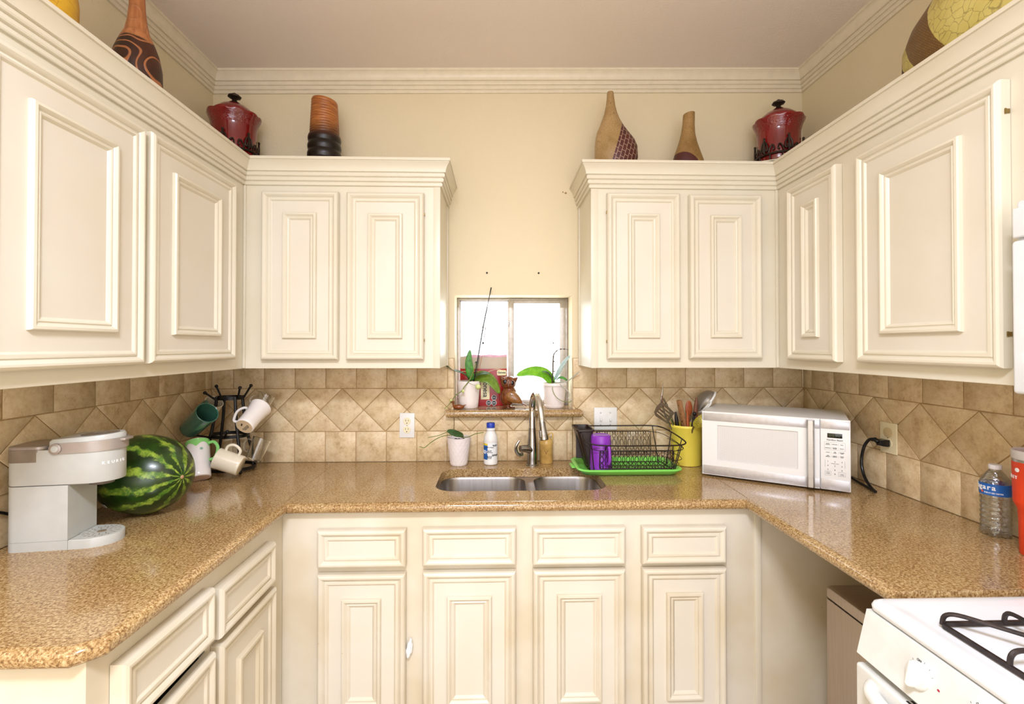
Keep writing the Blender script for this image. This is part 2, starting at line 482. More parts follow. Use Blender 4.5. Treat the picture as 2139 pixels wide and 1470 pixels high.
g.l(mx.outputs[0], g.t.nodes['Material Output'].inputs['Surface']); MAT['pane'] = g.m
sash(WX0 + .012, .056, WD + .014, .006, .006)
s2 = sash(.052, WX1 - .012, WD - .006, .029, .017)
bm = B(); box(bm, (.050, WD - .02, 1.55), (.058, WD - .014, 1.575), .001); lathe(bm, [(.005, 0), (.005, .006), (.003, .008)], M=orient((.054, WD - .018, 1.562), (0, -1, 0)), seg=12)
obj('latch', bm, 'nickel', s2, merge=False)
NOSE = [(0, .0)] + [(.0185 * math.sin(PI * i / 10), .0185 * (1 - math.cos(PI * i / 10))) for i in range(1, 10)] + [(0, .037)]
def nose(r): return [(r * math.sin(PI * i / 10), r * (1 - math.cos(PI * i / 10))) for i in range(11)]
bm = B(); box(bm, (WX0, D - .02, 1.121), (WX1, WD, 1.157)); box(bm, (-.222, D - .035, 1.121), (.378, D - .011, 1.157))
sweep(bm, [(-.222, D - .011), (-.222, D - .035), (.378, D - .035), (.378, D - .011)][::1], nose(.018), 0, 3, 1.121)
obj('window_sill', bm, 'granite', w, merge=False)

# ------------------------------------------------------------------ cabinets
DOOR_PROF = [(0, -.019), (0, .003), (.003, .009), (.008, .0125), (.013, .0125), (.018, .009), (.0215, .0045), (.0225, .0025), (.0235, .0025), (.026, .0055), (.030, .0065), (.034, .0055), (.0375, .002), (.0385, .0005), (.040, 0)]
INNER_PROF = [(0, 0), (.0005, .008), (.003, .0125), (.009, .0135), (.014, .0095), (.0165, .0055), (.0175, .0055), (.0205, .0078), (.0240, .0065), (.0285, .002), (.030, 0)]
def door_front(parent, M, x0, x1, z0, z1, kind='door', inner=.085, inner_z=None, mat='panel', frame='cabinet', hinges=None, label=None):
    """raised-moulding door or drawer front; local face plane y=0, sticks out to -Y"""
    T = M @ Matrix.Translation((0, -.020, 0))
    bm = B(); box(bm, (x0 + .001, 0, z0 + .001), (x1 - .001, .019, z1 - .001), M=T)
    g = B(); ring_frame(g, x0, z0, x1, z1, DOOR_PROF, M=T)
    for f in g.faces: f.material_index = 1
    add(bm, g)
    d = obj(kind, bm, [mat, frame], parent, sharp=24, merge=False)
    if label: d['label'] = label
    if kind == 'door':
        iz = inner_z or inner
        bm = B(); ring_frame(bm, x0 + inner, z0 + iz, x1 - inner, z1 - iz, INNER_PROF, M=T)
        obj('panel_moulding', bm, frame, d, sharp=24)
    for (hx, hz) in (hinges or []):
        bm = B(); box(bm, (hx - .0012, .004, hz - .005), (hx + .0012, .016, hz + .005), .0005, M=T)
        lathe(bm, [(.0018, -.006), (.0018, .006)], M=T @ Matrix.Translation((hx, .006, hz)), seg=8)
        obj('hinge', bm, 'brass', d, merge=False)
    return d

CCROWN = [(0, 0), (.007, .0), (.009, .003), (.0095, .011), (.007, .0135), (.007, .0155), (.0135, .017), (.0155, .021), (.0155, .029), (.012, .0315), (.012, .0335), (.018, .035), (.0205, .039), (.0205, .047),
          (.017, .0495), (.017, .0515), (.0240, .053), (.0250, .061), (.0285, .071), (.0340, .081), (.0405, .0885), (.0415, .0895), (.0395, .091), (.0395, .0925), (.0440, .0935), (.0440, .101), (.0425, .105), (0, .105)]
FL, FR, FB = XL + .30, XR - .30, D - .30       # upper face planes: x = -1.024, x = 1.167, y = 1.98
UB, UT = 1.361, 2.101
LP = [(FL, .86), (FL, FB), (-.235, FB), (-.235, D)]
RP = [(.384, D), (.384, FB), (FR, FB), (FR, .24)]
ML = Matrix.Translation((FL, 0, 0)) @ Matrix.Rotation(PI / 2, 4, 'Z')
MR = Matrix.Translation((FR, 0, 0)) @ Matrix.Rotation(-PI / 2, 4, 'Z')
MB_ = Matrix.Translation((0, FB, 0))
def crown(parent, path, i0, i1):
    bm = B(); sweep(bm, path, CCROWN, i0, i1, UT); obj('crown_moulding', bm, 'cabinet', parent, sharp=22)
DECK = 2.186
# left wall unit
c = thing('wall_cabinet', 'cream two-door wall cabinet on the left wall above the coffee maker', 'cabinet', (FL, 1.42, UB), group=None)
bm = B(); box(bm, (XL + .001, .86, UB), (FL, D - .001, DECK), .001, 1); obj('cabinet_body', bm, 'cabinet', c)
door_front(c, ML, .962, 1.397, 1.399, 2.068, inner=.098, inner_z=.086)
door_front(c, ML, 1.421, 1.872, 1.401, 2.071, inner=.099, inner_z=.084)
crown(c, LP, 0, 1)
# back left unit
c = thing('wall_cabinet', 'cream two-door wall cabinet left of the window, below the ribbed vase', 'cabinet', (-.62, FB, UB))
bm = B(); box(bm, (FL + .001, FB, UB), (-.235, D - .001, DECK), .001, 1)
box(bm, (-.237, D - .03, UB), (-.230, D - .001, UT), .001); box(bm, (-.262, FB - .003, UB), (-.2345, FB + .01, UT), .001)
obj('cabinet_body', bm, 'cabinet', c, merge=False)
bm = B(); box(bm, (FL, FB - .008, UB + .001), (FL + .010, FB + .002, UT), .003); obj('corner_bead', bm, 'cabinet', c)
door_front(c, MB_, -.944, -.640, 1.396, 2.071)
door_front(c, MB_, -.607, -.298, 1.396, 2.069, hinges=[(-.2975, 1.985), (-.2975, 1.475)])
crown(c, LP, 1, 3)
# back right unit
c = thing('wall_cabinet', 'cream two-door wall cabinet right of the window, below the gourd vase', 'cabinet', (.775, FB, UB))
bm = B(); box(bm, (.384, FB, UB), (FR - .001, D - .001, DECK), .001, 1)
box(bm, (.379, D - .03, UB), (.386, D - .001, UT), .001); box(bm, (.3835, FB - .003, UB), (.412, FB + .01, UT), .001)
obj('cabinet_body', bm, 'cabinet', c, merge=False)
bm = B(); box(bm, (FR - .012, FB - .008, UB + .001), (FR, FB + .002, UT), .003); obj('corner_bead', bm, 'cabinet', c)
door_front(c, MB_, .447, .747, 1.398, 2.077, hinges=[(.4465, 2.00), (.4465, 1.47)])
door_front(c, MB_, .787, 1.087, 1.400, 2.073)
crown(c, RP, 0, 2)
# right wall unit
c = thing('wall_cabinet', 'cream wall cabinet on the right wall above the white microwave oven', 'cabinet', (FR, 1.45, UB))
bm = B(); box(bm, (FR, 1.012, UB), (XR - .001, D - .001, DECK), .001, 1); obj('cabinet_body', bm, 'cabinet', c)
door_front(c, MR, -1.874, -1.600, 1.397, 2.068, inner=.092, inner_z=.086, hinges=[(-1.8745, 1.49)], label='narrow door')
door_front(c, MR, -1.506, -1.062, 1.400, 2.058, inner=.096, inner_z=.086, hinges=[(-1.0605, 1.985), (-1.0605, 1.478)], label='wide door')
crown(c, RP[:3] + [(FR, 1.012), (FR, .24)], 2, 3)
# short unit above the range hood
c = thing('wall_cabinet', 'short cream cabinet end above the white over-range hood', 'cabinet', (FR, .6, 1.77))
bm = B(); box(bm, (FR, .24, 1.765), (XR - .001, 1.011, DECK), .001, 1); obj('cabinet_body', bm, 'cabinet', c)
door_front(c, MR, -.98, -.27, 1.80, 2.058, inner=.07, inner_z=.06)
crown(c, RP[:3] + [(FR, 1.012), (FR, .24)], 3, 4)

# base cabinets
BL, BR, BB = -.745, .915, 1.707          # base face planes
MLb = Matrix.Translation((BL, 0, 0)) @ Matrix.Rotation(PI / 2, 4, 'Z')
MBb = Matrix.Translation((0, BB, 0))
c = thing('base_cabinet', 'cream base cabinet under the sink with four doors and four false drawers', 'cabinet', (.1, BB, 0))
bm = B(); plate_holes(bm, [(BL, BB), (BR + .022, BB), (BR + .022, D - .02), (BL, D - .02)], [], .10, .66)
box(bm, (BL, BB, .66), (BR + .022, BB + .02, .8775)); box(bm, (BL, BB + .02, .66), (-.28, D - .02, .8775)); box(bm, (.46, BB + .02, .66), (BR + .022, D - .02, .8775))
box(bm, (BL, BB + .06, .001), (BR + .022, D - .02, .10))
obj('cabinet_body', bm, 'cabinet_dirty', c, merge=False)
bm = B(); box(bm, (BR, BB - .004, .10), (BR + .022, BB + .001, .8775), .001); obj('corner_post', bm, 'cabinet', c)
xs = [(-.618, -.316), (-.259, .064), (.122, .446), (.505, .803)]
for (x0, x1), zt in zip(xs, (.820, .822, .820, .819)):
    door_front(c, MBb, x0, x1, zt - .129, zt, 'drawer', frame='cabinet_dirty')
for i, ((x0, x1), zt) in enumerate(zip(xs, (.668, .672, .673, .673))):
    door_front(c, MBb, x0 + .001, x1 - .001, .135, zt, frame='cabinet_dirty', inner=.083, inner_z=.083)
c = thing('base_cabinet', 'cream base cabinet along the left wall under the coffee maker', 'cabinet', (BL, 1.3, 0))
bm = B(); box(bm, (XL + .001, .905, .10), (BL - .02, BB - .001, .8775)); box(bm, (XL + .001, BB - .001, .10), (BL - .02, D - .02, .8775))
box(bm, (BL - .02, .905, .10), (BL, .955, .8775)); box(bm, (BL - .02, 1.262, .10), (BL, BB - .001, .8775))
box(bm, (BL - .02, .955, .72), (BL, 1.262, .8775)); box(bm, (BL - .02, .955, .10), (BL, 1.262, .60))
box(bm, (XL + .001, .96, .001), (BL - .06, BB, .10))
obj('cabinet_body', bm, 'cabinet_dirty', c, merge=False)
bm = B(); box(bm, (BL - .0195, .956, .601), (BL - .015, 1.261, .719)); obj('painted_gap_shade', bm, 'black', c)  # black sheet paints in the shade of the cavity behind the ajar door
door_front(c, MLb, .958, 1.258, .705, .838, 'drawer', frame='cabinet_dirty')
door_front(c, MLb, 1.284, 1.594, .690, .820, 'drawer', frame='cabinet_dirty')
Tj = MLb @ Matrix.Translation((1.262, 0, 0)) @ Matrix.Rotation(.028, 4, 'Z') @ Matrix.Translation((-1.262, 0, 0))
door_front(c, Tj, .958, 1.262, .135, .674, frame='cabinet_dirty', inner=.083, label='slightly open door')
door_front(c, MLb, 1.286, 1.600, .135, .672, frame='cabinet_dirty', inner=.088)
# panel closing the dishwasher gap
bm = B(); box(bm, (BR + .023, BB + .004, .02), (XR - .001, BB + .022, .877))
tag(obj('side_panel', bm, 'cabinet_dirty'), 'plain scuffed cream panel at the back of the gap beside the steel bin', 'panel')

# ------------------------------------------------------------------ worktop
CL, CR, CB, CE = -.713, .864, 1.667, .876     # front edges
NR = .018; zb = CT - 2 * NR
NP = [(CL - NR - .44, CE + NR), (CL - NR - .03, CE + NR), (CL - NR, CE + NR + .03), (CL - NR, CB + NR), (CR + NR, CB + NR), (CR + NR, 1.040)]
NP[0] = (XL + .012, CE + NR)
wt = thing('worktop', 'U-shaped speckled golden brown granite worktop around the sink', 'worktop', (.07, 1.9, zb))
sx0, sx1 = -.735, .884
bm = B(); plate_holes(bm, [(XL + .0105, CE + NR), NP[1], NP[2], NP[3], (sx0 - .0012 - .012, D - .0115), (XL + .0105, D - .0115)], [], zb, CT)
sweep(bm, NP, nose(NR), 0, 3, zb); obj('worktop_slab', bm, 'granite', wt, merge=False)
hole = rrect(-.238, 1.802, .418, 2.128, .075)
bm = B(); plate_holes(bm, [(NP[3][0] + .0012, NP[3][1]), (NP[4][0] - .0012, NP[4][1]), (sx1 + .013, D - .0115), (sx0 - .012, D - .0115)], [hole], zb, CT)
g = B(); sweep(g, NP, nose(NR), 3, 4, zb)
for v in g.verts: v.co.x = v.co.x * .9992
add(bm, g); obj('worktop_slab', bm, 'granite', wt, merge=False)
bm = B(); plate_holes(bm, [(NP[4][0] + .0012, NP[4][1]), NP[5], (XR - .0105, 1.040), (XR - .0105, D - .0115), (sx1 + .0155, D - .0115)], [], zb, CT)
sweep(bm, NP, nose(NR), 4, 5, zb); obj('worktop_slab', bm, 'granite', wt, merge=False)

# sink
sk = thing('sink', 'double-bowl stainless steel undermount sink below the window', 'sink', (.09, 1.98, .70))
zr = zb - .001
bowls = [(-.236, 1.800, .116, 2.130), (.152, 1.800, .416, 2.130)]
def rr(b, ins, r, z): return [Vector((x, y, z)) for x, y in rrect(b[0] + ins, b[1] + ins, b[2] - ins, b[3] - ins, r)]
bm = B(); plate_holes(bm, rrect(-.262, 1.775, .442, 2.156, .09), [rrect(*b, .072) for b in bowls], zr - .0015, zr)
obj('sink_rim', bm, 'sink_steel', sk)
for b in bowls:
    bm = B(); loft(bm, [rr(b, 0, .072, zr), rr(b, .003, .071, zr - .01), rr(b, .010, .068, zr - .165), rr(b, .018, .062, zr - .18), rr(b, .034, .05, zr - .187), rr(b, .10, .02, zr - .190)], False, True)
    bw = obj('sink_bowl', bm, 'sink_steel', sk, sharp=60, merge=False)
    cx, cy = (b[0] + b[2]) / 2, (b[1] + b[3]) / 2
    bm = B(); lathe(bm, [(.042, 0), (.042, .002), (.034, .002), (.030, -.001)], (cx, cy, zr - .1895), 28); obj('drain', bm, 'chrome', bw)

# faucet
fc = thing('faucet', 'tall chrome gooseneck pull-down faucet behind the sink', 'faucet', (.156, 2.19, CT))
bm = B()
lathe(bm, [(.030, 0), (.030, .004), (.026, .008), (.0235, .03), (.0225, .09), (.019, .13), (.0165, .165), (.0165, .168)], (.156, 2.19, CT), 32)
tube(bm, smooth_path([(.150, 2.185, .985), (.126, 2.172, .992), (.100, 2.160, .994)], 5), [.019, .019, .0185, .018, .0175, .017, .0165, .016, .0155, .015, .0145], 20)
obj('faucet_base', bm, 'nickel', fc, merge=False)
sp = smooth_path([(.156, 2.19, 1.078), (.156, 2.19, 1.13), (.157, 2.187, 1.18), (.160, 2.165, 1.222), (.166, 2.13, 1.238), (.174, 2.09, 1.226), (.181, 2.062, 1.19), (.185, 2.048, 1.150), (.187, 2.043, 1.130)], 6)
bm = B(); tube(bm, sp, [.0158 - .003 * i / len(sp) for i in range(len(sp))], 24); obj('spout', bm, 'chrome', fc)
d = Vector((.008, -.016, -.072)).normalized(); p = Vector((.187, 2.043, 1.130))
bm = B(); lathe(bm, [(.0130, 0), (.0135, .002), (.0140, .02), (.0165, .05), (.0185, .070), (.0180, .074)], M=orient(p, d), seg=28)
sh = obj('spray_head', bm, 'nickel', fc)
bm = B(); lathe(bm, [(.0155, .0725), (.0155, .0755)], M=orient(p, d), seg=24); obj('nozzle', bm, 'black', sh)
bm = B(); box(bm, (-.006, -.003, .034), (.006, .003, .064), .0025, M=orient(p, d) @ Matrix.Rotation(PI / 2, 4, 'Z') @ Matrix.Translation((0, .0175, 0))); obj('spray_button', bm, 'nickel', sh)
bm = B(); tube(bm, smooth_path([(.112, 2.160, .972), (.098, 2.150, .968), (.084, 2.140, .982), (.080, 2.136, 1.003), (.086, 2.134, 1.022), (.096, 2.134, 1.036)], 5), [.006, .007, .008, .009, .009, .009, .009, .009, .0085, .0085, .008, .008, .008, .008, .0075, .0075, .007, .007, .007, .0065, .0065, .006, .006, .0055, .005, .0045], 12)
obj('lever_handle', bm, 'chrome', fc)

# outlets and switches
def outlet(M, label, mat='white_plastic', blank=False):
    o = thing('power_outlet', label, 'outlet', M @ Vector((0, 0, 0)), 0)
    bm = B(); box(bm, (-.035, -.006, -.0575), (.035, 0, .0575), .003, 3, M=M); obj('cover_plate', bm, mat, o)
    for z in (.0195, -.0195):
        if blank and z > 0:
            bm = B(); lathe(bm, [(.0185, 0), (.0185, .002), (.016, .003)], M=M @ Matrix.Translation((0, -.0055, z)) @ Matrix.Rotation(PI / 2, 4, 'X'), seg=28)
            obj('socket_cap', bm, 'cap', o); continue
        bm = B(); lathe(bm, [(.0172, 0), (.0172, .0022), (.0165, .003)], M=M @ Matrix.Translation((0, -.0055, z)) @ Matrix.Rotation(PI / 2, 4, 'X'), seg=28)
        r = obj('receptacle', bm, 'almond_plastic' if not blank else mat, o)
        bm = B()
        for x, h in ((-.006, .0042), (.0065, .0034)): box(bm, (x - .001, -.0090, z + .004 - h), (x + .001, -.0084, z + .004 + h), M=M)
        lathe(bm, [(.0024, .0084), (.0024, .0090)], M=M @ Matrix.Translation((0, 0, z - .0085)) @ Matrix.Rotation(PI / 2, 4, 'X'), seg=12)
        obj('slot', bm, 'black', r, merge=False)
    bm = B(); lathe(bm, [(.0022, .006), (.0022, .0070)], M=M @ Matrix.Rotation(PI / 2, 4, 'X'), seg=12); obj('screw', bm, 'nickel', o)
    return o
MAT['cap'] = plain('beige_cap_plastic', 'D8C294', .4)
outlet(Matrix.Translation((-.421, D - .0100, 1.083)) @ Matrix.Rotation(.015, 4, 'Y'), 'white duplex power outlet on the tiles left of the sink', 'white_plastic')
outlet(Matrix.Translation((XR - .0100, 1.762, 1.110)) @ Matrix.Rotation(-PI / 2, 4, 'Z') @ Matrix.Diagonal((1.12, 1, 1, 1)), 'cream power outlet on the right wall with a black plug in it', 'almond_plastic', True)
sw = thing('light_switch', 'white double toggle light switch plate behind the dish rack', 'light switch', (.507, D - .010, 1.11))
M = Matrix.Translation((.507, D - .010, 1.110))
bm = B(); box(bm, (-.0545, -.006, -.053), (.0545, 0, .053), .003, 3, M=M); obj('cover_plate', bm, 'white_plastic', sw)
for x in (-.0235, .0215):
    bm = B(); box(bm, (x - .0055, -.0075, -.014), (x + .0055, -.005, .014), .0005, 1, M=M); box(bm, (x - .0035, -.017, -.010), (x + .0035, -.006, .002), .0015, M=M); obj('toggle', bm, 'white_plastic', sw, merge=False)
    for z in (.028, -.028):
        bm = B(); lathe(bm, [(.0028, .005), (.0028, .0068)], M=M @ Matrix.Translation((x, 0, z)) @ Matrix.Rotation(PI / 2, 4, 'X'), seg=12)
        obj('screw', bm, 'nickel', sw, merge=False)

# ================================================================== OBJECTS
def glassmat(name, c, rough=.02, ior=1.45):
    m = Mat(name); m.set(Roughness=rough, IOR=ior, Transmission_Weight=1.0); m.b.inputs['Base Color'].default_value = lin(c); return m.m
MAT['clear_glass'] = glassmat('clear_glass', 'FAFCFC')
g = Mat('clear_thin_plastic'); t1 = g.n('BsdfTransparent'); t1.inputs['Color'].default_value = (.93, .95, .96, 1); g1 = g.n('BsdfGlossy'); g1.inputs['Roughness'].default_value = .08
lw = g.n('LayerWeight'); lw.inputs['Blend'].default_value = .45; vv_ = g.coord('Object', (1, 1, 1.6)); bp = g.n('Bump'); bp.inputs['Strength'].default_value = .8; bp.inputs['Distance'].default_value = .004
g.l(g.noise(vv_, 55, 2, .5, 1.0), bp.inputs['Height']); g.l(bp.outputs[0], lw.inputs['Normal']); g.l(bp.outputs[0], g1.inputs['Normal'])
mx = g.n('MixShader'); g.l(g.math('ADD', g.math('MULTIPLY', lw.outputs['Facing'], .55), .10), mx.inputs[0]); g.l(t1.outputs[0], mx.inputs[1]); g.l(g1.outputs[0], mx.inputs[2])
g.l(mx.outputs[0], g.t.nodes['Material Output'].inputs['Surface']); MAT['clear_plastic'] = g.m

# ------------------------------------------------------------------ countertop microwave
mw = thing('microwave_oven', 'white countertop microwave oven with steel strips, angled in the right corner', 'microwave', (.849, 1.991, CT), -.5797)
MW = mw.matrix_basis
def L(bm): bm.transform(MW); return bm
bm = B(); box(bm, (.002, .014, .010), (.505, .33, .268), .006, 3); obj('casing', L(bm), 'white_plastic', mw)
bm = B()
for x in (.03, .475):
    for y in (.03, .29): lathe(bm, [(.012, 0), (.012, .011)], (x, y, 0), 16)
feet = [B() for _ in range(0)]
bm.free()
for x in (.03, .475):
    for y in (.04, .29):
        bm = B(); lathe(bm, [(.012, 0), (.012, .011)], (x, y, 0), 16); obj('foot', L(bm), 'black', mw)
# door
bm = B(); plate_holes(bm, [(0, .009), (.4125, .009), (.4125, .268), (0, .268)], [rrect(.059, .070, .343, .214, .004, 3)], -.014, 0)
bm.transform(Matrix.Rotation(PI / 2, 4, 'X'))
bm.transform(Matrix.Translation((0, .014 - .014, 0)))
dr = obj('door', L(bm), 'white_plastic', mw, sharp=25)
g = Mat('speckled_grey_door_screen'); g.set(Roughness=.35); v = g.coord('Object')
vo = g.n('TexVoronoi'); vo.inputs['Scale'].default_value = 420; vo.inputs['Randomness'].default_value = 0; g.l(v, vo.inputs['Vector'])
g.col(g.ramp(vo.outputs['Distance'], [(.25, 'BDBAB5'), (.45, 'E3E0DB')])); MAT['screen'] = g.m
bm = B(); box(bm, (.056, .005, .067), (.346, .009, .217)); obj('door_window', L(bm), 'screen', dr)
for z0, z1 in ((.012, .047), (.231, .262)):
    bm = B(); box(bm, (.005, -.0025, z0), (.4122, .0005, z1), .001); obj('steel_strip', L(bm), 'silver_strip', dr)
    bm = B(); box(bm, (-.0012, .000, z0), (.004, .012, z1), .001); obj('strip_end', L(bm), 'nickel', dr)
bm = B(); hp = [(.371, -.002), (.3715, -.024), (.376, -.030), (.391, -.030), (.396, -.024), (.397, -.002), (.393, -.002), (.392, -.022), (.376, -.022), (.375, -.002)]
prism(bm, hp, .016, .262); obj('door_handle', L(bm), 'steel', dr, sharp=50)
bm = B(); box(bm, (.4145, 0, .009), (.507, .014, .268), .002); pn = obj('control_panel', L(bm), 'white_plastic', mw)
for z0, z1 in ((.012, .049), (.233, .262)):
    bm = B(); box(bm, (.416, -.0022, z0), (.504, .0005, z1), .001); obj('steel_strip', L(bm), 'silver_strip', pn)
MAT['display'] = plain('black_green_display', '0C1208', .1)
bm = B(); box(bm, (.436, -.0012, .2005), (.482, .0005, .217), .0005); ds = obj('display', L(bm), 'display', pn)
MAT['led'] = plain('dim_green_digits', '3C4A22', .4)
TF = MW @ Matrix.Rotation(PI / 2, 4, 'X')
text('display_digits', '0000', .014, 'led', ds, MW @ Matrix.Translation((.459, -.0014, .2088)) @ FACE_MY, space=1.25)
MAT['ink'] = plain('dark_grey_print', '3A3A3C', .6)
MAT['white_print'] = plain('white_print', 'F4F4F4', .5)
def mt(s, x, z, size, name='panel_print', par=pn, sx=1, bold=0, align='CENTER'):
    text(name, s, size, 'ink', par, MW @ Matrix.Translation((x, -.0004, z)) @ FACE_MY, align, .0002, 1, bold, sx)
mt('Hamilton Beach', .459, .1925, .0078, 'brand_print', bold=.0001, sx=1.0)
for r, (z, names) in enumerate(((.1765, ('BAKED\nPOTATO', 'POPCORN', 'PIZZA')), (.1625, ('BEVERAGE', 'FROZEN\nDINNER', 'REHEAT')), (.1465, ('CLOCK', 'TIME\nCOOK', 'KITCHEN\nTIMER')), (.1325, ('TIME\nDEFROST', 'WEIGHT\nDEFROST', 'POWER\nLEVEL')))):
    for x, s in zip((.4375, .459, .4805), names): mt(s, x, z, .0034, 'button_print', bold=.0001)
for i, s in enumerate('123456789'): mt(s, (.4375, .459, .4805)[i % 3], .1135 - .0152 * (i // 3), .0065, 'button_print', bold=.0001)
mt('0', .459, .0685, .0065, 'button_print', bold=.0002); mt('EXPRESS COOK', .459, .1065, .0034, 'button_print')
mt('STOP\nCLEAR', .4375, .0705, .0042, 'button_print'); mt('START\n+30 SEC', .4805, .0685, .0038, 'button_print')
bm = B()
def outl(x0, z0, x1, z1, w=.0004):
    for a, b in (((x0, z0), (x1, z0 + w)), ((x0, z1 - w), (x1, z1)), ((x0, z0), (x0 + w, z1)), ((x1 - w, z0), (x1, z1))): box(bm, (a[0], -.0003, a[1]), (b[0], .0002, b[1]))
outl(.427, .1555, .491, .1845); outl(.428, .0625, .447, .0775); outl(.470, .0625, .491, .0775)
for x in (.4285, .489): box(bm, (x, -.0003, .093), (x + .0005, .0002, .119))
for x in (.448, .470):
    for z in (.1765, .1625, .1465, .1325): box(bm, (x, -.0003, z - .0035), (x + .0004, .0002, z + .0035))
obj('button_outlines', L(bm), 'ink', pn, merge=False)

# power cord of the microwave and the plug
bm = B(); tube(bm, smooth_path([(1.410, 1.776, 1.103), (1.404, 1.795, 1.096), (1.398, 1.812, 1.065), (1.394, 1.820, 1.01), (1.388, 1.80, .962), (1.380, 1.76, .932), (1.374, 1.726, .921)], 8), .0055, 12)
tube(bm, smooth_path([(1.374, 1.726, .921), (1.392, 1.78, .9195), (1.412, 1.86, .9195), (1.430, 1.93, .922)], 6), .0050, 10)
cd = obj('power_cord', bm, 'black_gloss', mw, merge=False)
bm = B(); M = Matrix.Translation((1.434, 1.762, 1.092)) @ Matrix.Rotation(.0, 4, 'Z')
loft(bm, [[M @ Vector((x, sy * y, sz * z)) for sy, sz in ((-1, -1), (1, -1), (1, 1), (-1, 1))] for x, y, z in ((.0125, .014, .011), (.004, .016, .013), (-.012, .013, .011), (-.020, .010, .009))])
tube(bm, [(1.418, 1.768, 1.095), (1.412, 1.776, 1.102), (1.408, 1.788, 1.099)], [.009, .0085, .006], 12)
obj('plug', bm, 'black_gloss', cd, merge=False, sharp=50)

# ------------------------------------------------------------------ pod coffee maker
cm = thing('coffee_maker', 'light grey single-serve coffee maker with a round drip tray, left end of the worktop', 'coffee maker', (-1.1399, 1.3724, CT), math.radians(8))
KM = cm.matrix_basis
MAT['taupe_body'] = plain('warm_grey_satin_plastic', 'BDBDB6', .38, 0, .03)
MAT['taupe_metal'] = plain('taupe_metallic_plastic', 'A79C93', .35, .35, .04)
MAT['tank'] = plain('smoky_tank_plastic', '8A7C6C', .12, 0, .1)
MAT['dark_taupe'] = plain('dark_taupe_gloss', '6F665E', .2)
def K(bm): bm.transform(KM); return bm
def stadium(x0, x1, hw, rb, n=14, tip=None):
    """plan outline: rounded back corners at x0, half-ellipse nose to x1"""
    out = [(x0 + rb - rb * math.cos(a), -hw + rb - rb * math.sin(a)) for a in [PI / 2 * i / 6 for i in range(7)]]
    xs = tip
    for i in range(n * 2 + 1):
        a = -PI / 2 + PI * i / (n * 2); out.append((xs + (x1 - xs) * math.cos(a), hw * math.sin(a)))
    out += [(x0 + rb - rb * math.cos(a), hw - rb + rb * math.sin(a)) for a in [PI / 2 - PI / 2 * i / 6 for i in range(7)]]
    return out
def ring(poly, z, s=1, slope=0): 
    cx = sum(p[0] for p in poly) / len(poly)
    return [Vector((cx + (x - cx) * s, y * s, z + slope * (x + .148))) for x, y in poly]
HW = .057
back = rrect(-.148, -HW, -.002, HW, .020, 6)
bm = B(); box(bm, (-.03, -HW, .0255), (-.002, HW, .176)); 
pb = [p for p in rrect(-.148, -HW, -.05, HW, .022, 6)]
bm = B(); col_ = [(-.002, -HW), (-.002, HW)] + [(x, y) for x, y in rrect(-.148, -HW, .1, HW, .022, 6) if x < 0]
loft(bm, [ring(col_, .025), ring(col_, .1695)]); obj('column', K(bm), 'taupe_body', cm, sharp=50)
bm = B(); loft(bm, [ring(col_, .0), ring(col_, .0245)]); obj('base', K(bm), 'taupe_body', cm, sharp=50)
trp = [(-.001, HW), (-.001, -HW)] + [(.030 + .066 * math.cos(a), HW * math.sin(a)) for a in [-PI / 2 + PI * i / 24 for i in range(25)]]
bm = B(); loft(bm, [ring(trp, .0), ring(trp, .0225), ring(trp, .0245, .975)]); ty = obj('drip_tray', K(bm), 'taupe_body', cm, sharp=30)
bm = B(); tr2 = [(.045 + .046 * math.cos(a), .049 * math.sin(a)) for a in [2 * PI * i / 40 for i in range(40)]]
plate_holes(bm, tr2, [], .0246, .0256)
obj('tray_grate', K(bm), 'taupe_body', ty)
bm = B()
for rr_, nn in ((.020, 9), (.030, 13), (.039, 17)):
    for i in range(nn):
        a = 2 * PI * i / nn + rr_ * 40; M = Matrix.Translation((.045 + rr_ * math.cos(a), 1.04 * rr_ * math.sin(a), .0256)) @ Matrix.Rotation(a, 4, 'Z')
        box(bm, (-.0032, -.0009, 0), (.0032, .0009, .0005), M=M)
lathe(bm, [(.011, 0), (.010, .0006)], (.045, 0, .0256), 20)
MAT['grate_mark'] = plain('coffee_stained_slots', '86765E', .6); obj('grate_slots', K(bm), 'grate_mark', ty, merge=False)
hd = stadium(-.148, .098, HW, .022, tip=.028)
bm = B(); loft(bm, [ring(hd, .1715, .985), ring(hd, .174), ring(hd, .255, 1, .012), ring(hd, .262, .99, .012)], True, True); hdo = obj('brew_head', K(bm), 'taupe_body', cm, sharp=40)
bm = B(); lathe(bm, [(.028, .160), (.030, .172)], (.045, 0, 0), 24); obj('pod_outlet', K(bm), 'dark_taupe', hdo)
for i_, ch_ in enumerate('KEURIG'):
    a_ = math.radians(-50 + 9.5 * i_); nx, ny = math.cos(a_) / .070, math.sin(a_) / .057
    text('brand_print', ch_, .0105, 'white_print', hdo, KM @ Matrix.Translation((.028 + .0702 * math.cos(a_), .0572 * math.sin(a_), .222)) @ Matrix.Rotation(math.atan2(ny, nx) + PI / 2, 4, 'Z') @ FACE_MY, bold=.0002, ext=.0006)
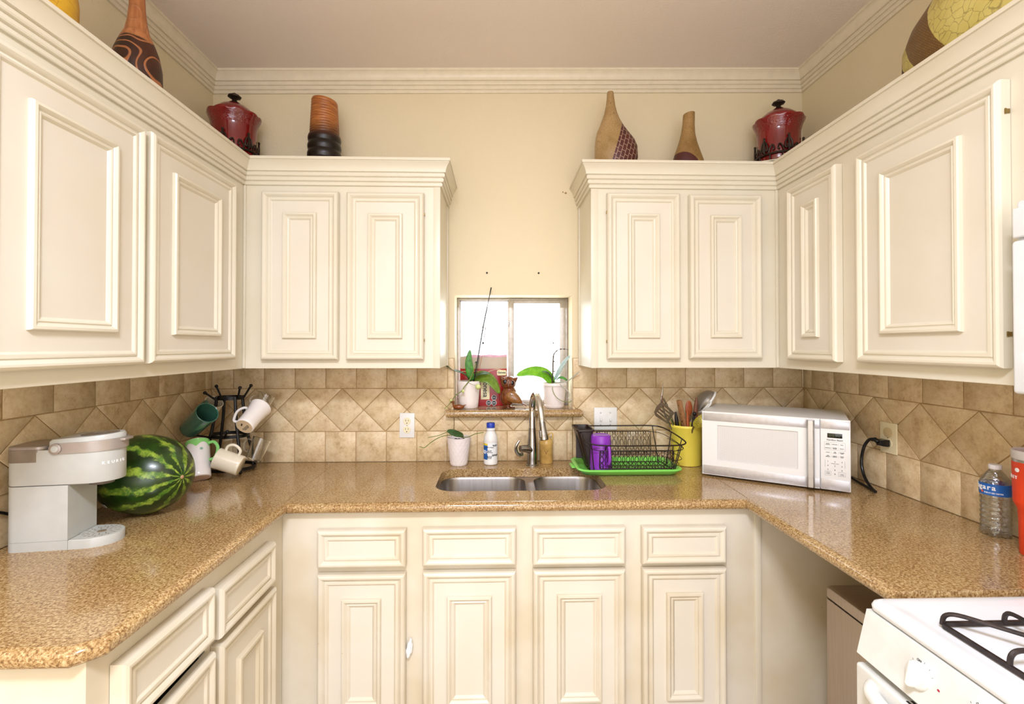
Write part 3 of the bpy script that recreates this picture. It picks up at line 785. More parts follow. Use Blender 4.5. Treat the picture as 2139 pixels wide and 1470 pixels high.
# water tank with lid
tk = [(x, y * 1.006) for x, y in rrect(-.1485, -HW, -.058, HW, .020, 6)]
bm = B(); loft(bm, [ring(tk, .232), ring(tk, .265)]); tank = obj('water_tank', K(bm), 'tank', cm, sharp=50)
bm = B(); loft(bm, [ring(tk, .2655), ring(tk, .272), ring(tk, .2735, .97)]); obj('tank_lid', K(bm), 'taupe_metal', tank, sharp=50)
ld = stadium(-.052, .099, HW, .010, tip=.028)
bm = B(); loft(bm, [ring(ld, .262, .99), ring(ld, .265, .99, .03), ring(ld, .279, .985, .06), ring(ld, .284, .93, .06)]); lid = obj('lid', K(bm), 'taupe_body', cm, sharp=40)
bm = B(); lathe(bm, [(1, 0), (1, .0012)], M=Matrix.Translation((.040, 0, .2955)) @ Matrix.Rotation(-.055, 4, 'Y') @ Matrix.Diagonal((.044, .036, 1, 1)), seg=36); obj('button_panel', K(bm), 'dark_taupe', lid)
bm = B()
for k in range(3): box(bm, (.025 + k * .012, -.008, .2968 + k * .0007), (.032 + k * .012, .008, .2972 + k * .0007))
obj('brew_buttons', K(bm), 'taupe_metal', lid, merge=False)
# wrap-around handle arm
bm = B(); arm = []
for s in (-1,):
    pass
outer = [(-.030, -HW - .003)] + [(.028 + .076 * math.cos(a), (HW + .003) * math.sin(a)) for a in [-PI / 2 + PI * i / 28 for i in range(29)]] + [(-.030, HW + .003)]
inner = [(x * .97 if x > 0 else x, y * .93) for x, y in outer]
loop = outer + inner[::-1]
r0 = [Vector((x, y, .252 + .12 * max(x + .03, 0) * .3)) for x, y in loop]; r1 = [Vector((x, y, .280 + .035 * max(x + .03, 0) * 1.2)) for x, y in loop]
loft(bm, [r0, r1])
for s in (-1, 1): lathe(bm, [(.0145, 0), (.0145, .006), (.013, .007)], M=Matrix.Translation((-.030, s * (HW + .0), .2665)) @ Matrix.Rotation(s * -PI / 2, 4, 'X'), seg=28)
box(bm, (.088, -.02, .276), (.112, .02, .284), .003)
ha = obj('handle_band', K(bm), 'taupe_metal', cm, sharp=40, merge=False)
bm = B(); lathe(bm, [(.0085, 0), (.0085, .0015), (.0075, .002)], M=Matrix.Translation((-.030, -HW - .006, .2665)) @ Matrix.Rotation(PI / 2, 4, 'X'), seg=24); obj('pivot_cap', K(bm), 'taupe_body', ha)
# cord loop behind the coffee maker at the left frame edge
bm = B(); tube(bm, smooth_path([(-1.298, 1.30, .925), (-1.300, 1.26, .945), (-1.301, 1.255, .985), (-1.302, 1.29, 1.02), (-1.303, 1.34, 1.0)], 6), .004, 10)
obj('power_cord', bm, 'black_gloss', cm)

# ------------------------------------------------------------------ watermelon
g = Mat('striped_watermelon_rind'); g.set(Roughness=.28, Coat_Weight=.1)
v = g.coord('Object'); sep = g.n('SeparateXYZ'); g.l(v, sep.inputs[0])
ang = g.math('ARCTAN2', sep.outputs[1], sep.outputs[2])
nz = g.noise(v, 12, 4, .6); nz2 = g.noise(g.coord('Object', (.5, 1, 1)), 60, 4, .65)
wv = g.math('ADD', g.math('MULTIPLY', ang, 11 / (2 * PI)), g.math('MULTIPLY', g.math('SUBTRACT', nz, .5), .9))
fr = g.math('FRACT', g.math('ADD', wv, 20)); tri = g.math('ABSOLUTE', g.math('SUBTRACT', fr, .5))      # 0 centre of a light stripe
edge = g.math('ADD', tri, g.math('MULTIPLY', g.math('SUBTRACT', nz2, .5), .85))
stripe = g.ramp(edge, [(.10, (1, 1, 1)), (.24, (0, 0, 0))])
vein = g.ramp(g.noise(v, 40, 5, .7), [(.42, (.25, .25, .25)), (.6, (1, 1, 1))])
lightc = g.mix(vein, '3F6A1C', '93A83A')
darkc = g.ramp(g.noise(v, 25, 4), [(.35, '14290A'), (.65, '22400F')])
g.col(g.mix(stripe, darkc, lightc)); MAT['rind'] = g.m
wmn = thing('watermelon', 'large striped green watermelon lying behind the coffee maker', 'watermelon', (-1.145, 1.605, CT), -.3)
bm = B(); t = bmesh.new(); bmesh.ops.create_uvsphere(t, u_segments=64, v_segments=40, radius=1); t.transform(Matrix.Rotation(PI / 2, 4, 'Y'))
for vv in t.verts:
    n_ = mnoise.noise(vv.co * 1.5) * .02
    vv.co = Vector((vv.co.x * .160, vv.co.y * .1245 * (1 + n_), vv.co.z * .1245 * (1 + n_)))
add(bm, t); ml = obj('rind', bm, 'rind', wmn, w=False); ml.matrix_basis = Matrix.Translation((0, 0, .1255)) @ Matrix.Rotation(.35, 4, 'X')
MAT['blossom'] = plain('pale_brown_scar', 'B98F6A', .7)
bm = B(); ball(bm, (.1595, 0, .1255), (.0022, .006, .006)); obj('blossom_scar', bm, 'blossom', wmn, w=False)
MAT['sticker'] = plain('white_sticker', 'DADADA', .4)
bm = B(); MS = Matrix.Translation((-1.0, 0, 0))
for k in range(1):
    pass
box(bm, (-.009, -.0005, -.0065), (.009, .0005, .0065), M=orient((-1.196, 1.512, .965), (-.35, -.75, -.55)) @ Matrix.Rotation(PI / 2, 4, 'X'))
obj('sticker', bm, 'sticker', wmn)

# ------------------------------------------------------------------ mug rack
rk = thing('mug_rack', 'black wrought iron mug tree with pegs in the left corner', 'mug rack', (-1.155, 2.12, CT))
def oval(c, rx, ry, n=40): return [(c[0] + rx * math.cos(2 * PI * i / n), c[1] + ry * math.sin(2 * PI * i / n), c[2]) for i in range(n)]
def flatring(bm, c, rx, ry, h, th, n=48):
    ro = [[Vector((c[0] + (rx - dr) * math.cos(2 * PI * i / n), c[1] + (ry - dr) * math.sin(2 * PI * i / n), c[2] + dz)) for i in range(n)] for dr, dz in ((0, 0), (0, h), (th, h), (th, 0), (0, 0))]
    loft(bm, ro, False, False)
RX, RY = -1.155, 2.125
for z, rx, ry in ((.926, .108, .083), (1.062, .080, .062), (1.222, .055, .045)):
    bm = B(); flatring(bm, (RX, RY, z), rx, ry, .014, .003); obj('hoop', bm, 'wrought', rk)
for a in (-.75, -2.4, .75, 2.4):
    bm = B(); ca, sa = math.cos(a), math.sin(a)
    P = [(RX + rx * ca * .99, RY + ry * sa * .99, z) for z, rx, ry in ((.922, .104, .080), (1.0, .094, .072), (1.068, .078, .060), (1.15, .062, .05), (1.236, .053, .043))]
    tube(bm, smooth_path(P, 4), .0065, 8); ball(bm, (P[0][0], P[0][1], .9215), .0075); obj('upright', bm, 'wrought', rk, merge=False)
def peg(p, q):
    bm = B(); tube(bm, [p, q], .0042, 10); ball(bm, q, .0072, u=12, v=8); obj('peg', bm, 'wrought', rk, merge=False)
peg((-1.188, 2.085, 1.222), (-1.222, 2.060, 1.256)); peg((-1.20, 2.14, 1.23), (-1.215, 2.13, 1.278)); peg((-1.110, 2.105, 1.228), (-1.078, 2.06, 1.277)); peg((-1.104, 2.14, 1.228), (-1.07, 2.135, 1.280))
peg((-1.205, 2.08, 1.066), (-1.235, 2.015, 1.088)); peg((-1.145, 2.065, 1.066), (-1.115, 2.035, 1.098)); peg((-1.085, 2.10, 1.066), (-1.030, 2.085, 1.115)); peg((-1.15, 2.185, 1.07), (-1.155, 2.21, 1.112))

# mugs: axis from base to mouth, handle in direction hd
def mug(name, label, base, mouth, r0, r1, hdir, mats, kind='mug', flare=0, handle_mat=None, group=None, hspan=(.25, .75), hout=.032, hr=.0055, foot=.003):
    base, mouth = Vector(base), Vector(mouth); ax = (mouth - base); Ln = ax.length; ax.normalize()
    hd = Vector(hdir); hd = (hd - ax * hd.dot(ax)).normalized(); y = ax.cross(hd)
    M = Matrix(((hd.x, y.x, ax.x, base.x), (hd.y, y.y, ax.y, base.y), (hd.z, y.z, ax.z, base.z), (0, 0, 0, 1)))
    o = thing(name, label, kind, tuple(base)); o['group'] = group if group else ''
    if not group: del o['group']
    prof = [(r0 * .90, 0), (r0 * .97, foot * .3), (r0, foot)]
    for i in range(1, 13):
        t = i / 12; rr_ = r0 + (r1 - r0) * (t ** 3 if flare else t); prof.append((rr_, foot + (Ln - foot) * t))
    prof.append((prof[-1][0] - .0015, Ln + .0012)); prof.append((prof[-1][0] - .0022, Ln))
    for i in range(11, 0, -1): prof.append((prof[2 + i][0] - .0038, foot + (Ln - foot) * i / 12))
    prof.append((.0005, .006))
    bm = B(); lathe(bm, prof, M=M, seg=44); b = obj('mug_body', bm, mats, o, sharp=50)
    a, c_ = hspan; ra = r0 + (r1 - r0) * ((a ** 3) if flare else a) - .002; rc = r0 + (r1 - r0) * ((c_ ** 3) if flare else c_) - .002
    P = smooth_path([(ra, 0, a * Ln), (ra + hout * .6, 0, a * Ln + .001), (ra + hout, 0, (a * .65 + c_ * .35) * Ln), (rc + hout, 0, (a * .3 + c_ * .7) * Ln), (rc + hout * .62, 0, c_ * Ln - .001), (rc, 0, c_ * Ln)], 6)
    bm = B(); tube(bm, P, hr, 12)
    bm.transform(M); obj('mug_handle', bm, handle_mat or mats, o)
    return o, M, Ln
MAT['green_glaze'] = plain('dark_teal_green_glaze', '3F6E5B', .14, 0, .05, coat=.3)
MAT['lime'] = plain('lime_green_glaze', '8FD777', .15, 0, .02, coat=.3)
MAT['clay'] = plain('unglazed_clay_base', 'D9BE98', .6)
mug('mug', 'dark green mug hanging mouth-out on the upper left peg of the mug rack', (-1.258, 2.020, 1.112), (-1.150, 1.955, 1.188), .039, .043, (-.2, .6, 1.0), 'green_glaze', hout=.028, hspan=(.45, .9))
o, M, Ln = mug('mug', 'white flared mug showing its stamped base, hanging on the upper right peg', (-1.023, 1.990, 1.126), (-1.010, 2.095, 1.190), .036, .045, (-1, .15, .35), 'white_ceramic', flare=1, hspan=(.14, .82), hout=.030)
bm = B(); lathe(bm, [(.0325, -.0006), (.0325, .001)], M=M, seg=40); bs = obj('unglazed_base', bm, 'clay', o)
MB2 = M @ Matrix.Rotation(PI, 4, 'X') @ Matrix.Translation((0, 0, .0008)) @ Matrix.Rotation(.9, 4, 'Z')
text('base_print', 'FINE CERAMIC\nDISHWASHER AND\nMICROWAVE SAFE', .0045, 'ink', bs, MB2 @ Matrix.Translation((.0, .008, 0)))
bm = B(); box(bm, (-.006, -.005, 0), (.0, .001, .0004), M=MB2 @ Matrix.Translation((0, -.012, 0))); box(bm, (.001, -.002, 0), (.006, .004, .0004), M=MB2 @ Matrix.Translation((0, -.012, 0))); obj('base_stamp', bm, 'black', bs, merge=False)
o, M, Ln = mug('mug', 'tall white mug with lime green handle and rim beside the watermelon', (-1.176, 1.950, .930), (-1.222, 2.012, 1.062), .041, .042, (1.0, .2, .35), 'white_ceramic', handle_mat='lime', hspan=(.42, .88), hout=.034, hr=.0065)
def band(bm, M, r0, r1, z0, z1, n=44, wob=0):
    ro = []
    for rr_, z in ((r0 + .0006, z0), (r1 + .0006, z1)):
        ro.append([M @ Vector((rr_ * math.cos(2 * PI * i / n), rr_ * math.sin(2 * PI * i / n), z + (wob * abs(math.sin(2.5 * 2 * PI * i / n)) if z == z0 else 0))) for i in range(n)])
    loft(bm, ro, False, False)
bm = B(); band(bm, M, .0424, .0426, Ln - .034, Ln - .001, wob=.018); obj('green_rim_glaze', bm, 'lime', o)
bm = B()
for k in range(5):
    a = PI * k / 5; c0 = M @ Vector((.028, -.0305, Ln - .045)); q = (M.to_3x3() @ Vector((.68, -.73, 0))).normalized(); u_ = (M.to_3x3() @ Vector((.73, .68, 0))).normalized(); w_ = (M.to_3x3() @ Vector((0, 0, 1))).normalized()
    d_ = u_ * math.cos(a) + w_ * math.sin(a); tube(bm, [c0 - d_ * .007, c0 + d_ * .007], .0007, 6)
MAT['teal_print'] = plain('teal_print', '2E9A76', .5); obj('star_print', bm, 'teal_print', o, merge=False)
bm = B(); lathe(bm, [(.0355, -.0006), (.0355, .001)], M=M, seg=40); MAT['pale_base'] = plain('pale_pink_base', 'E9CFC0', .5); obj('mug_base', bm, 'pale_base', o)
mug('mug', 'cream mug hanging sideways on the lower middle peg of the mug rack', (-1.040, 2.000, .965), (-1.130, 1.985, 1.002), .040, .0415, (.15, .0, 1.0), 'cream_ceramic', hspan=(.25, .78), hout=.030, hr=.0055)
o, M, Ln = mug('glass_mug', 'clear glass mug hanging on the lower right peg of the mug rack', (-1.042, 2.095, .962), (-1.016, 2.125, 1.052), .032, .037, (-.6, -.4, .8), 'clear_glass', kind='mug', hspan=(.35, .85), hout=.024, hr=.004)
mug('mug', 'pale mug mostly hidden behind the dark green mug', (-1.268, 2.13, 1.130), (-1.205, 2.10, 1.215), .034, .036, (-.1, .5, 1.0), 'cream_ceramic', hspan=(.3, .8), hout=.024)
mug('glass_mug', 'clear glass mug mostly hidden behind the white flared mug', (-1.062, 2.165, 1.150), (-1.030, 2.195, 1.235), .032, .036, (-1, .1, .5), 'clear_glass', kind='mug', hspan=(.3, .8), hout=.022, hr=.004)

# ------------------------------------------------------------------ dish rack on its tray
MAT['tray_green'] = plain('bright_green_plastic', '86E060', .3, 0, .01, coat=.2)
MAT['purple'] = plain('purple_plastic', '8A35B4', .3, 0, .02)
MAT['caddy_brown'] = plain('dark_brown_plastic', '2A1B18', .4, 0, .05)
bm = B(); tx0, ty0, tx1, ty1 = .333, 1.972, .768, 2.222
def tr_(i, z, r=.05): return [Vector((x, y, z)) for x, y in rrect(tx0 + i, ty0 + i, tx1 - i, ty1 - i, max(r - i * .6, .01), 8)]
loft(bm, [tr_(.034, CT + .0005), tr_(.020, CT + .004), tr_(.010, CT + .014), tr_(-.002, CT + .022), tr_(-.004, CT + .0255), tr_(-.001, CT + .0290), tr_(.008, CT + .0295), tr_(.016, CT + .0250), tr_(.026, CT + .0075), tr_(.036, CT + .0045)])
box(bm, (tx0 - .018, 2.06, CT + .0165), (tx0 + .008, 2.14, CT + .0220), .003)
tag(obj('drain_tray', bm, 'tray_green', sharp=50, merge=False), 'bright green plastic drain tray under the dish rack, overhanging the sink', 'tray')
dk = thing('dish_rack', 'dark brown wire dish rack with scrolled sides on the green tray', 'dish rack', (.57, 2.10, CT + .006))
rx0, rx1, ry0, ry1, rz0 = .388, .742, 2.000, 2.185, CT + .0135
wr = .0021
bm = B()
P = [(x, y, rz0) for x, y in rrect(rx0, ry0, rx1, ry1, .02, 4)]; tube(bm, P, wr, 8, closed=True)
obj('base_frame', bm, 'brown_wire', dk)
bm = B()
for i in range(13):
    x = rx0 + .02 + i * (rx1 - rx0 - .04) / 12; tube(bm, [(x, ry0, rz0), (x - .004, ry1, rz0)], .0013, 6)
for y in (2.06, 2.12): tube(bm, [(rx0, y, rz0 - .002), (rx1, y, rz0 - .002)], .0016, 6)
obj('base_wires', bm, 'brown_wire', dk, merge=False)
rim = smooth_path([(.352, 2.03, 1.082), (.356, 1.996, 1.064), (.40, 1.978, 1.046), (.50, 1.975, 1.042), (.62, 1.975, 1.042), (.735, 1.978, 1.042), (.778, 1.992, 1.046), (.782, 2.02, 1.056), (.765, 2.12, 1.073), (.745, 2.19, 1.082), (.70, 2.210, 1.086), (.58, 2.212, 1.086), (.44, 2.212, 1.086), (.372, 2.205, 1.088), (.350, 2.17, 1.090)], 5)
bm = B(); tube(bm, rim + [rim[0]], .0030, 8); obj('top_rim', bm, 'brown_wire', dk)
low = [p + (Vector((.57, 2.1, 1.0)) - p) * .04 + Vector((0, 0, -.022)) for p in rim]
bm = B(); tube(bm, low + [low[0]], .0014, 6); obj('lower_rim', bm, 'brown_wire', dk)
for a, b in (((.400, 1.999, rz0), (.384, 1.982, 1.050)), ((.735, 2.0, rz0), (.760, 1.982, 1.043)), ((.742, 2.03, rz0), (.779, 2.03, 1.060)), ((.742, 2.12, rz0), (.766, 2.12, 1.073)), ((.73, 2.185, rz0), (.71, 2.209, 1.086)),
             ((.42, 2.185, rz0), (.42, 2.212, 1.086)), ((.388, 2.02, rz0), (.354, 2.03, 1.080)), ((.388, 2.16, rz0), (.352, 2.16, 1.090)), ((.722, 1.996, .94), (.722, 1.977, 1.042)), ((.445, 1.994, 1.02), (.445, 1.977, 1.042))):
    bm = B(); tube(bm, [a, b], .0023, 8); obj('side_wire', bm, 'brown_wire', dk)
bm = B()
for k, z in enumerate((.93, .95, .972)):
    o_ = .012 + .012 * k
    tube(bm, smooth_path([(.735, 2.005, z), (.742 + o_, 2.03, z + .002), (.744 + o_, 2.10, z + .006), (.735, 2.16, z + .008)], 5), .0013, 6)
tube(bm, smooth_path([(.742, 1.99, 1.020), (.772, 2.0, 1.022), (.776, 2.05, 1.03), (.75, 2.12, 1.045)], 5), .0013, 6)
obj('end_wires', bm, 'brown_wire', dk, merge=False)
def lattice(name, x0, x1, z0, z1, y0, y1, n):
    """scrolled panel leaning from (y0,z0) to (y1,z1)"""
    bm = B(); dx = (x1 - x0) / n; Hh = z1 - z0
    def P(x, z): return Vector((x, y0 + (y1 - y0) * (z - z0) / Hh, z))
    tube(bm, [P(x, z) for x, z in rrect(x0, z0, x1, z1, .006, 3)], .0018, 6, closed=True)
    for i in range(n):
        cx = x0 + dx * (i + .5)
        if i % 2 == 0:
            for cz, ry in ((.50, .17), ):
                tube(bm, [P(cx + dx * .42 * math.cos(a), z0 + Hh * (cz + ry * math.sin(a))) for a in [2 * PI * k / 12 for k in range(12)]], .0016, 5, closed=True)
            for s in (1, -1):
                cz = .5 + s * .335
                for t_ in (1, -1):
                    tube(bm, [P(cx + t_ * dx * (.05 + .38 * u_), z0 + Hh * (cz + s * q)) for u_, q in ((0, -.13), (.5, -.10), (1, 0), (.9, .10), (.5, .12), (.2, .05), (.45, .0))], .0014, 5)
                    tube(bm, [P(cx + t_ * dx * .2, z0 + Hh * (.5 + s * .42)), P(cx + t_ * dx * .42, z0 + Hh * (.5 + s * .5))], .0014, 5)
        else:
            tube(bm, [P(cx, z0), P(cx, z0 + Hh * .12)], .001, 5); tube(bm, [P(cx, z1 - Hh * .12), P(cx, z1)], .001, 5)
            tube(bm, [P(cx + dx * .26 * math.cos(a), z0 + Hh * (.5 + .20 * math.sin(a))) for a in [2 * PI * k / 10 for k in range(10)]], .0015, 5, closed=True)
            for s in (1, -1):
                tube(bm, [P(cx, z0 + Hh * (.5 + s * .20)), P(cx + dx * .3, z0 + Hh * (.5 + s * .31)), P(cx, z0 + Hh * (.5 + s * .41)), P(cx - dx * .3, z0 + Hh * (.5 + s * .31)), P(cx, z0 + Hh * (.5 + s * .20))], .0014, 5)
    obj(name, bm, 'brown_wire', dk, merge=False)
lattice('scrolled_front_panel', .420, .728, .945, 1.020, 1.992, 1.984, 17)
lattice('scrolled_back_panel', .452, .700, .958, 1.062, 2.196, 2.208, 14)
bm = B()
def cad(i, z, k=0): return [Vector((x, y, z)) for x, y in rrect(.340 + k + i, 2.052 + i, .408 + k * .2 - i, 2.196 - i, .014, 4)]
loft(bm, [cad(.004, .945, .034), cad(.0, 1.085), cad(-.005, 1.088), cad(-.005, 1.095), cad(.001, 1.095), cad(.004, 1.08), cad(.006, .95, .034)])
box(bm, (.344, 2.120, .96), (.402, 2.123, 1.088))
tag(obj('utensil_caddy', bm, 'caddy_brown', sharp=50, merge=False), 'empty dark brown plastic cutlery caddy hung on the left end of the dish rack', 'caddy')
pc = thing('cup', 'purple plastic mug standing upside down in the dish rack', 'cup', (.436, 2.040, rz0 + .002))
bm = B(); lathe(bm, [(.046, 0), (.0475, .002), (.047, .012), (.0455, .028), (.0458, .030), (.0450, .05), (.0415, .138), (.0400, .145), (.036, .148), (.032, .1465), (0.0005, .1465)], seg=44, cap0=False, cap1=True)
obj('cup_body', bm, 'purple', pc, w=False, sharp=40)
bm = B(); Mh = Matrix.Rotation(-1.25, 4, 'Z')
P = smooth_path([(.044, 0, .036), (.062, 0, .038), (.071, 0, .055), (.070, 0, .085), (.066, 0, .105), (.057, 0, .112), (.042, 0, .112)], 5)
tube(bm, P, .0062, 12); bm.transform(Mh); obj('cup_handle', bm, 'purple', pc, w=False)

# ------------------------------------------------------------------ yellow crock with utensils
MAT['yellow'] = plain('bright_yellow_plastic', 'F2DC56', .35, 0, .02)
CX, CY = .862, 2.195
ck = thing('utensil_crock', 'bright yellow round canister full of cooking utensils beside the microwave', 'crock', (CX, CY, CT))
bm = B(); lathe(bm, [(.062, 0), (.065, .002), (.070, .165), (.0725, .167), (.0740, .171), (.0740, .178), (.072, .180), (.0685, .179), (.0675, .165), (.062, .004), (.0005, .003)], (CX, CY, CT + .0005), 56); obj('crock_body', bm, 'yellow', ck, sharp=50)
WT = .012
def U(name, label, cat='utensil'): return thing(name, label, cat, (CX, CY, CT + WT))
MAT['wood_light'] = plain('worn_light_brown_wood', 'A8764C', .55, 0, .12, 90)
MAT['wood_dark'] = plain('dark_brown_wood', '7A4A34', .5, 0, .12, 90)
MAT['wood_red'] = plain('red_brown_wood', 'B0582A', .45, 0, .1, 90)
MAT['dull_steel'] = plain('dull_utensil_steel', 'A8A094', .3, 1, .1)
# slotted turner on the left, head up
def slab(bm, pts, th, M): prism(bm, pts, -th / 2, th / 2, M)
def basis(o, xd, yd):
    x = Vector(xd).normalized(); z = x.cross(Vector(yd)).normalized(); y = z.cross(x)
    return Matrix(((x.x, y.x, z.x, o[0]), (x.y, y.y, z.y, o[1]), (x.z, y.z, z.z, o[2]), (0, 0, 0, 1)))
u = U('slotted_turner', 'steel slotted turner leaning left out of the yellow canister', 'turner')
M = basis((.748, 2.15, 1.150), (-.80, -.15, .62), (.45, .1, .75))
bm = B(); plate_holes(bm, [(-.038, -.030), (.030, -.036), (.046, -.026), (.052, 0), (.046, .026), (.030, .036), (-.038, .030)], [rrect(-.024, y - .0028, .034, y + .0028, .0026, 3) for y in (-.02, -.007, .007, .02)], -.0006, .0006); bm.transform(M)
obj('turner_blade', bm, 'dull_steel', u)
bm = B(); tube(bm, smooth_path([(.777, 2.156, 1.128), (.792, 2.168, 1.100), (.812, 2.185, 1.04), (.845, 2.21, .93)], 5), .0035, 8); obj('turner_handle', bm, 'chrome', u)
u = U('serving_fork', 'thin long-stemmed steel fork pointing up at the far left of the canister', 'fork')
bm = B(); tube(bm, smooth_path([(.85, 2.20, .93), (.80, 2.19, 1.06), (.765, 2.185, 1.13), (.744, 2.183, 1.200), (.747, 2.182, 1.235), (.753, 2.181, 1.284)], 5), [.004] * 15 + [.0045, .005, .0055, .0055, .005, .0045, .004, .003, .002, .001, .0008], 8); obj('fork_stem', bm, 'dull_steel', u)
bm = B(); box(bm, (-.008, -.002, -.03), (.008, .002, .03), .0018, M=orient((.748, 2.182, 1.196), (-.15, 0, 1))); obj('fork_plate', bm, 'wood_dark', u)
u = U('fork', 'small steel fork leaning left behind the wooden handle', 'fork')
bm = B(); tube(bm, [(.84, 2.2, .93), (.80, 2.21, 1.13), (.779, 2.215, 1.185)], .003, 8)
for k in (-1, 0, 1): tube(bm, [(.782 + k * .003, 2.215, 1.178), (.762 + k * .004, 2.217, 1.212)], .0014, 6)
obj('fork_body', bm, 'dull_steel', u, merge=False)
u = U('knife', 'large knife with a light wooden riveted handle, handle up', 'knife')
p, d = Vector((.843, 2.165, 1.085)), Vector((-.030, -.012, .125)).normalized()
bm = B(); box(bm, (-.0115, -.007, 0), (.0125, .007, .128), .003, M=orient(p, d)); kn = obj('knife_handle', bm, 'wood_light', u)
bm = B()
for z in (.03, .065, .105): lathe(bm, [(.0032, -.0082), (.0032, .0082)], M=orient(p, d) @ Matrix.Translation((0, 0, z)) @ Matrix.Rotation(PI / 2, 4, 'X'), seg=12)
obj('rivet', bm, 'brass', kn, merge=False)
bm = B(); box(bm, (-.011, -.001, -.14), (.011, .001, .0), .0008, M=orient(p, d)); obj('knife_blade', bm, 'dull_steel', u)
def stick(name, label, cat, p, q, r, mat, part='handle', mat2=None, squash=1):
    u = U(name, label, cat); bm = B(); p, q = Vector(p), Vector(q); n = 8
    pts = [p + (q - p) * i / n for i in range(n + 1)]
    tube(bm, pts, [r * .85] * 3 + [r * .9, r, r, r * .98, r * .85, r * .45], 12); obj(part, bm, mat, u); return u
stick('utensil', 'black-handled utensil standing just right of the wooden knife handle', 'utensil', (.855, 2.18, .93), (.842, 2.205, 1.185), .0085, 'black_gloss')
u = stick('spatula', 'orange-brown wooden spatula stick in the middle of the canister', 'spatula', (.862, 2.15, .93), (.848, 2.148, 1.162), .0062, 'wood_red')
u = U('wooden_spoon', 'wooden spoon with broad red-brown bowl facing the viewer', 'spoon')
bm = B(); ball(bm, (.879, 2.205, 1.165), (.017, .005, .036)); tube(bm, [(.879, 2.207, 1.135), (.870, 2.205, .93)], .005, 8); obj('spoon_body', bm, 'wood_red', u, merge=False)
stick('utensil', 'dark brown round wooden handle in front of the strainer', 'utensil', (.882, 2.18, .93), (.896, 2.160, 1.218), .0105, 'wood_dark')
u = stick('utensil', 'short black round-knobbed handle between the wooden handles', 'utensil', (.872, 2.16, .93), (.880, 2.150, 1.140), .0085, 'black_gloss')
bm = B(); ball(bm, (.882, 2.149, 1.148), .0085); obj('knob', bm, 'black', u)
u = stick('utensil', 'short black handle nearest the front rim of the canister', 'utensil', (.868, 2.14, .96), (.872, 2.138, 1.122), .010, 'black_gloss')
u = stick('utensil', 'black handle leaning left beside the turner', 'utensil', (.83, 2.17, .95), (.800, 2.160, 1.155), .009, 'black_gloss')
# strainer
g = Mat('fine_steel_mesh'); v = g.coord('Object'); ck_ = g.n('TexVoronoi'); ck_.inputs['Scale'].default_value = 900; ck_.inputs['Randomness'].default_value = 0; g.l(v, ck_.inputs['Vector'])
g.set(Metallic=.6, Roughness=.4); g.b.inputs['Base Color'].default_value = lin('9A9286'); g.set(Alpha=.62); MAT['mesh'] = g.m
u = U('strainer', 'large mesh strainer with a white rim sticking up beside the microwave', 'strainer')
Ms = orient((.958, 2.195, 1.195), (.72, -.20, -.55))
bm = B(); prof = [(.0565 * math.cos(a), -.046 * math.sin(a)) for a in [PI / 2 * i / 10 for i in range(11)]]
lathe(bm, [(max(r, .0005), z) for r, z in prof], M=Ms, seg=40, cap0=False); obj('mesh_bowl', bm, 'mesh', u, sharp=80)
bm = B(); tube(bm, [Ms @ Vector((.0575 * math.cos(2 * PI * i / 48), .0575 * math.sin(2 * PI * i / 48), .002)) for i in range(48)], .0048, 10, closed=True); obj('strainer_rim', bm, 'white_plastic', u)
bm = B(); tube(bm, smooth_path([Ms @ Vector((-.0575, 0, .002)), Ms @ Vector((-.075, 0, .004)), Vector((.905, 2.20, 1.08)), Vector((.885, 2.21, .94))], 4), .0045, 8); obj('strainer_handle', bm, 'white_plastic', u)
# yellow perforated skimmer
u = U('slotted_spoon', 'yellow-olive perforated slotted spoon lying across the canister rim', 'slotted spoon')
MAT['olive'] = plain('worn_olive_yellow', 'B9A838', .35, .3, .15, 120)
M = basis((.900, 2.112, 1.122), (.80, 0, .55), (-.45, .45, .70))
holes = []
for i in range(-3, 4):
    for j in range(-2, 3):
        x, y = i * .0098, j * .0080 + (i % 2) * .002
        if (x / .036) ** 2 + (y / .018) ** 2 < .95: holes.append([(x + .0018 * math.cos(k * PI / 3), y + .0018 * math.sin(k * PI / 3)) for k in range(6)])
bm = B(); plate_holes(bm, [(.046 * math.cos(2 * PI * k / 36), .0245 * math.sin(2 * PI * k / 36)) for k in range(36)], holes, -.0006, .0006)
for v_ in bm.verts: v_.co.z += 6 * (v_.co.x ** 2 + v_.co.y ** 2) - .004
bm.transform(M); obj('spoon_bowl', bm, 'olive', u)
bm = B(); tube(bm, [M @ Vector((-.044, 0, .007)), (.862, 2.125, 1.08), (.855, 2.16, .95)], .004, 8); obj('spoon_handle', bm, 'dull_steel', u)

# ------------------------------------------------------------------ things behind the sink
bl = thing('bleach_bottle', 'white bleach bottle with blue cap and blue label behind the sink', 'bottle', (-.032, 2.216, CT)); c0 = (-.032, 2.216, CT + .0005)
bm = B(); lathe(bm, [(.028, 0), (.0315, .003), (.032, .02), (.0308, .022), (.0308, .100), (.032, .104), (.031, .120), (.026, .136), (.020, .146), (.0185, .150), (.0205, .154), (.0215, .158), (.019, .163), (.0145, .164), (.0145, .166)], c0, 44); obj('bottle_body', bm, 'white_plastic', bl, sharp=40)
MAT['cap_blue'] = plain('royal_blue_plastic', '1F3FB0', .35, 0, .02); MAT['label_blue'] = plain('label_blue', '1E63B4', .4); MAT['label_yellow'] = plain('label_yellow', 'E9CF2A', .4)
MAT['label_white'] = plain('label_white', 'F2F3F2', .4)
bm = B(); lathe(bm, [(.0185, .166), (.0190, .168), (.0190, .184), (.0175, .187)], c0, 36, fn=lambda r, z, a: (r * (1 + .012 * math.cos(36 * a)), z)); obj('screw_cap', bm, 'cap_blue', bl, sharp=50)
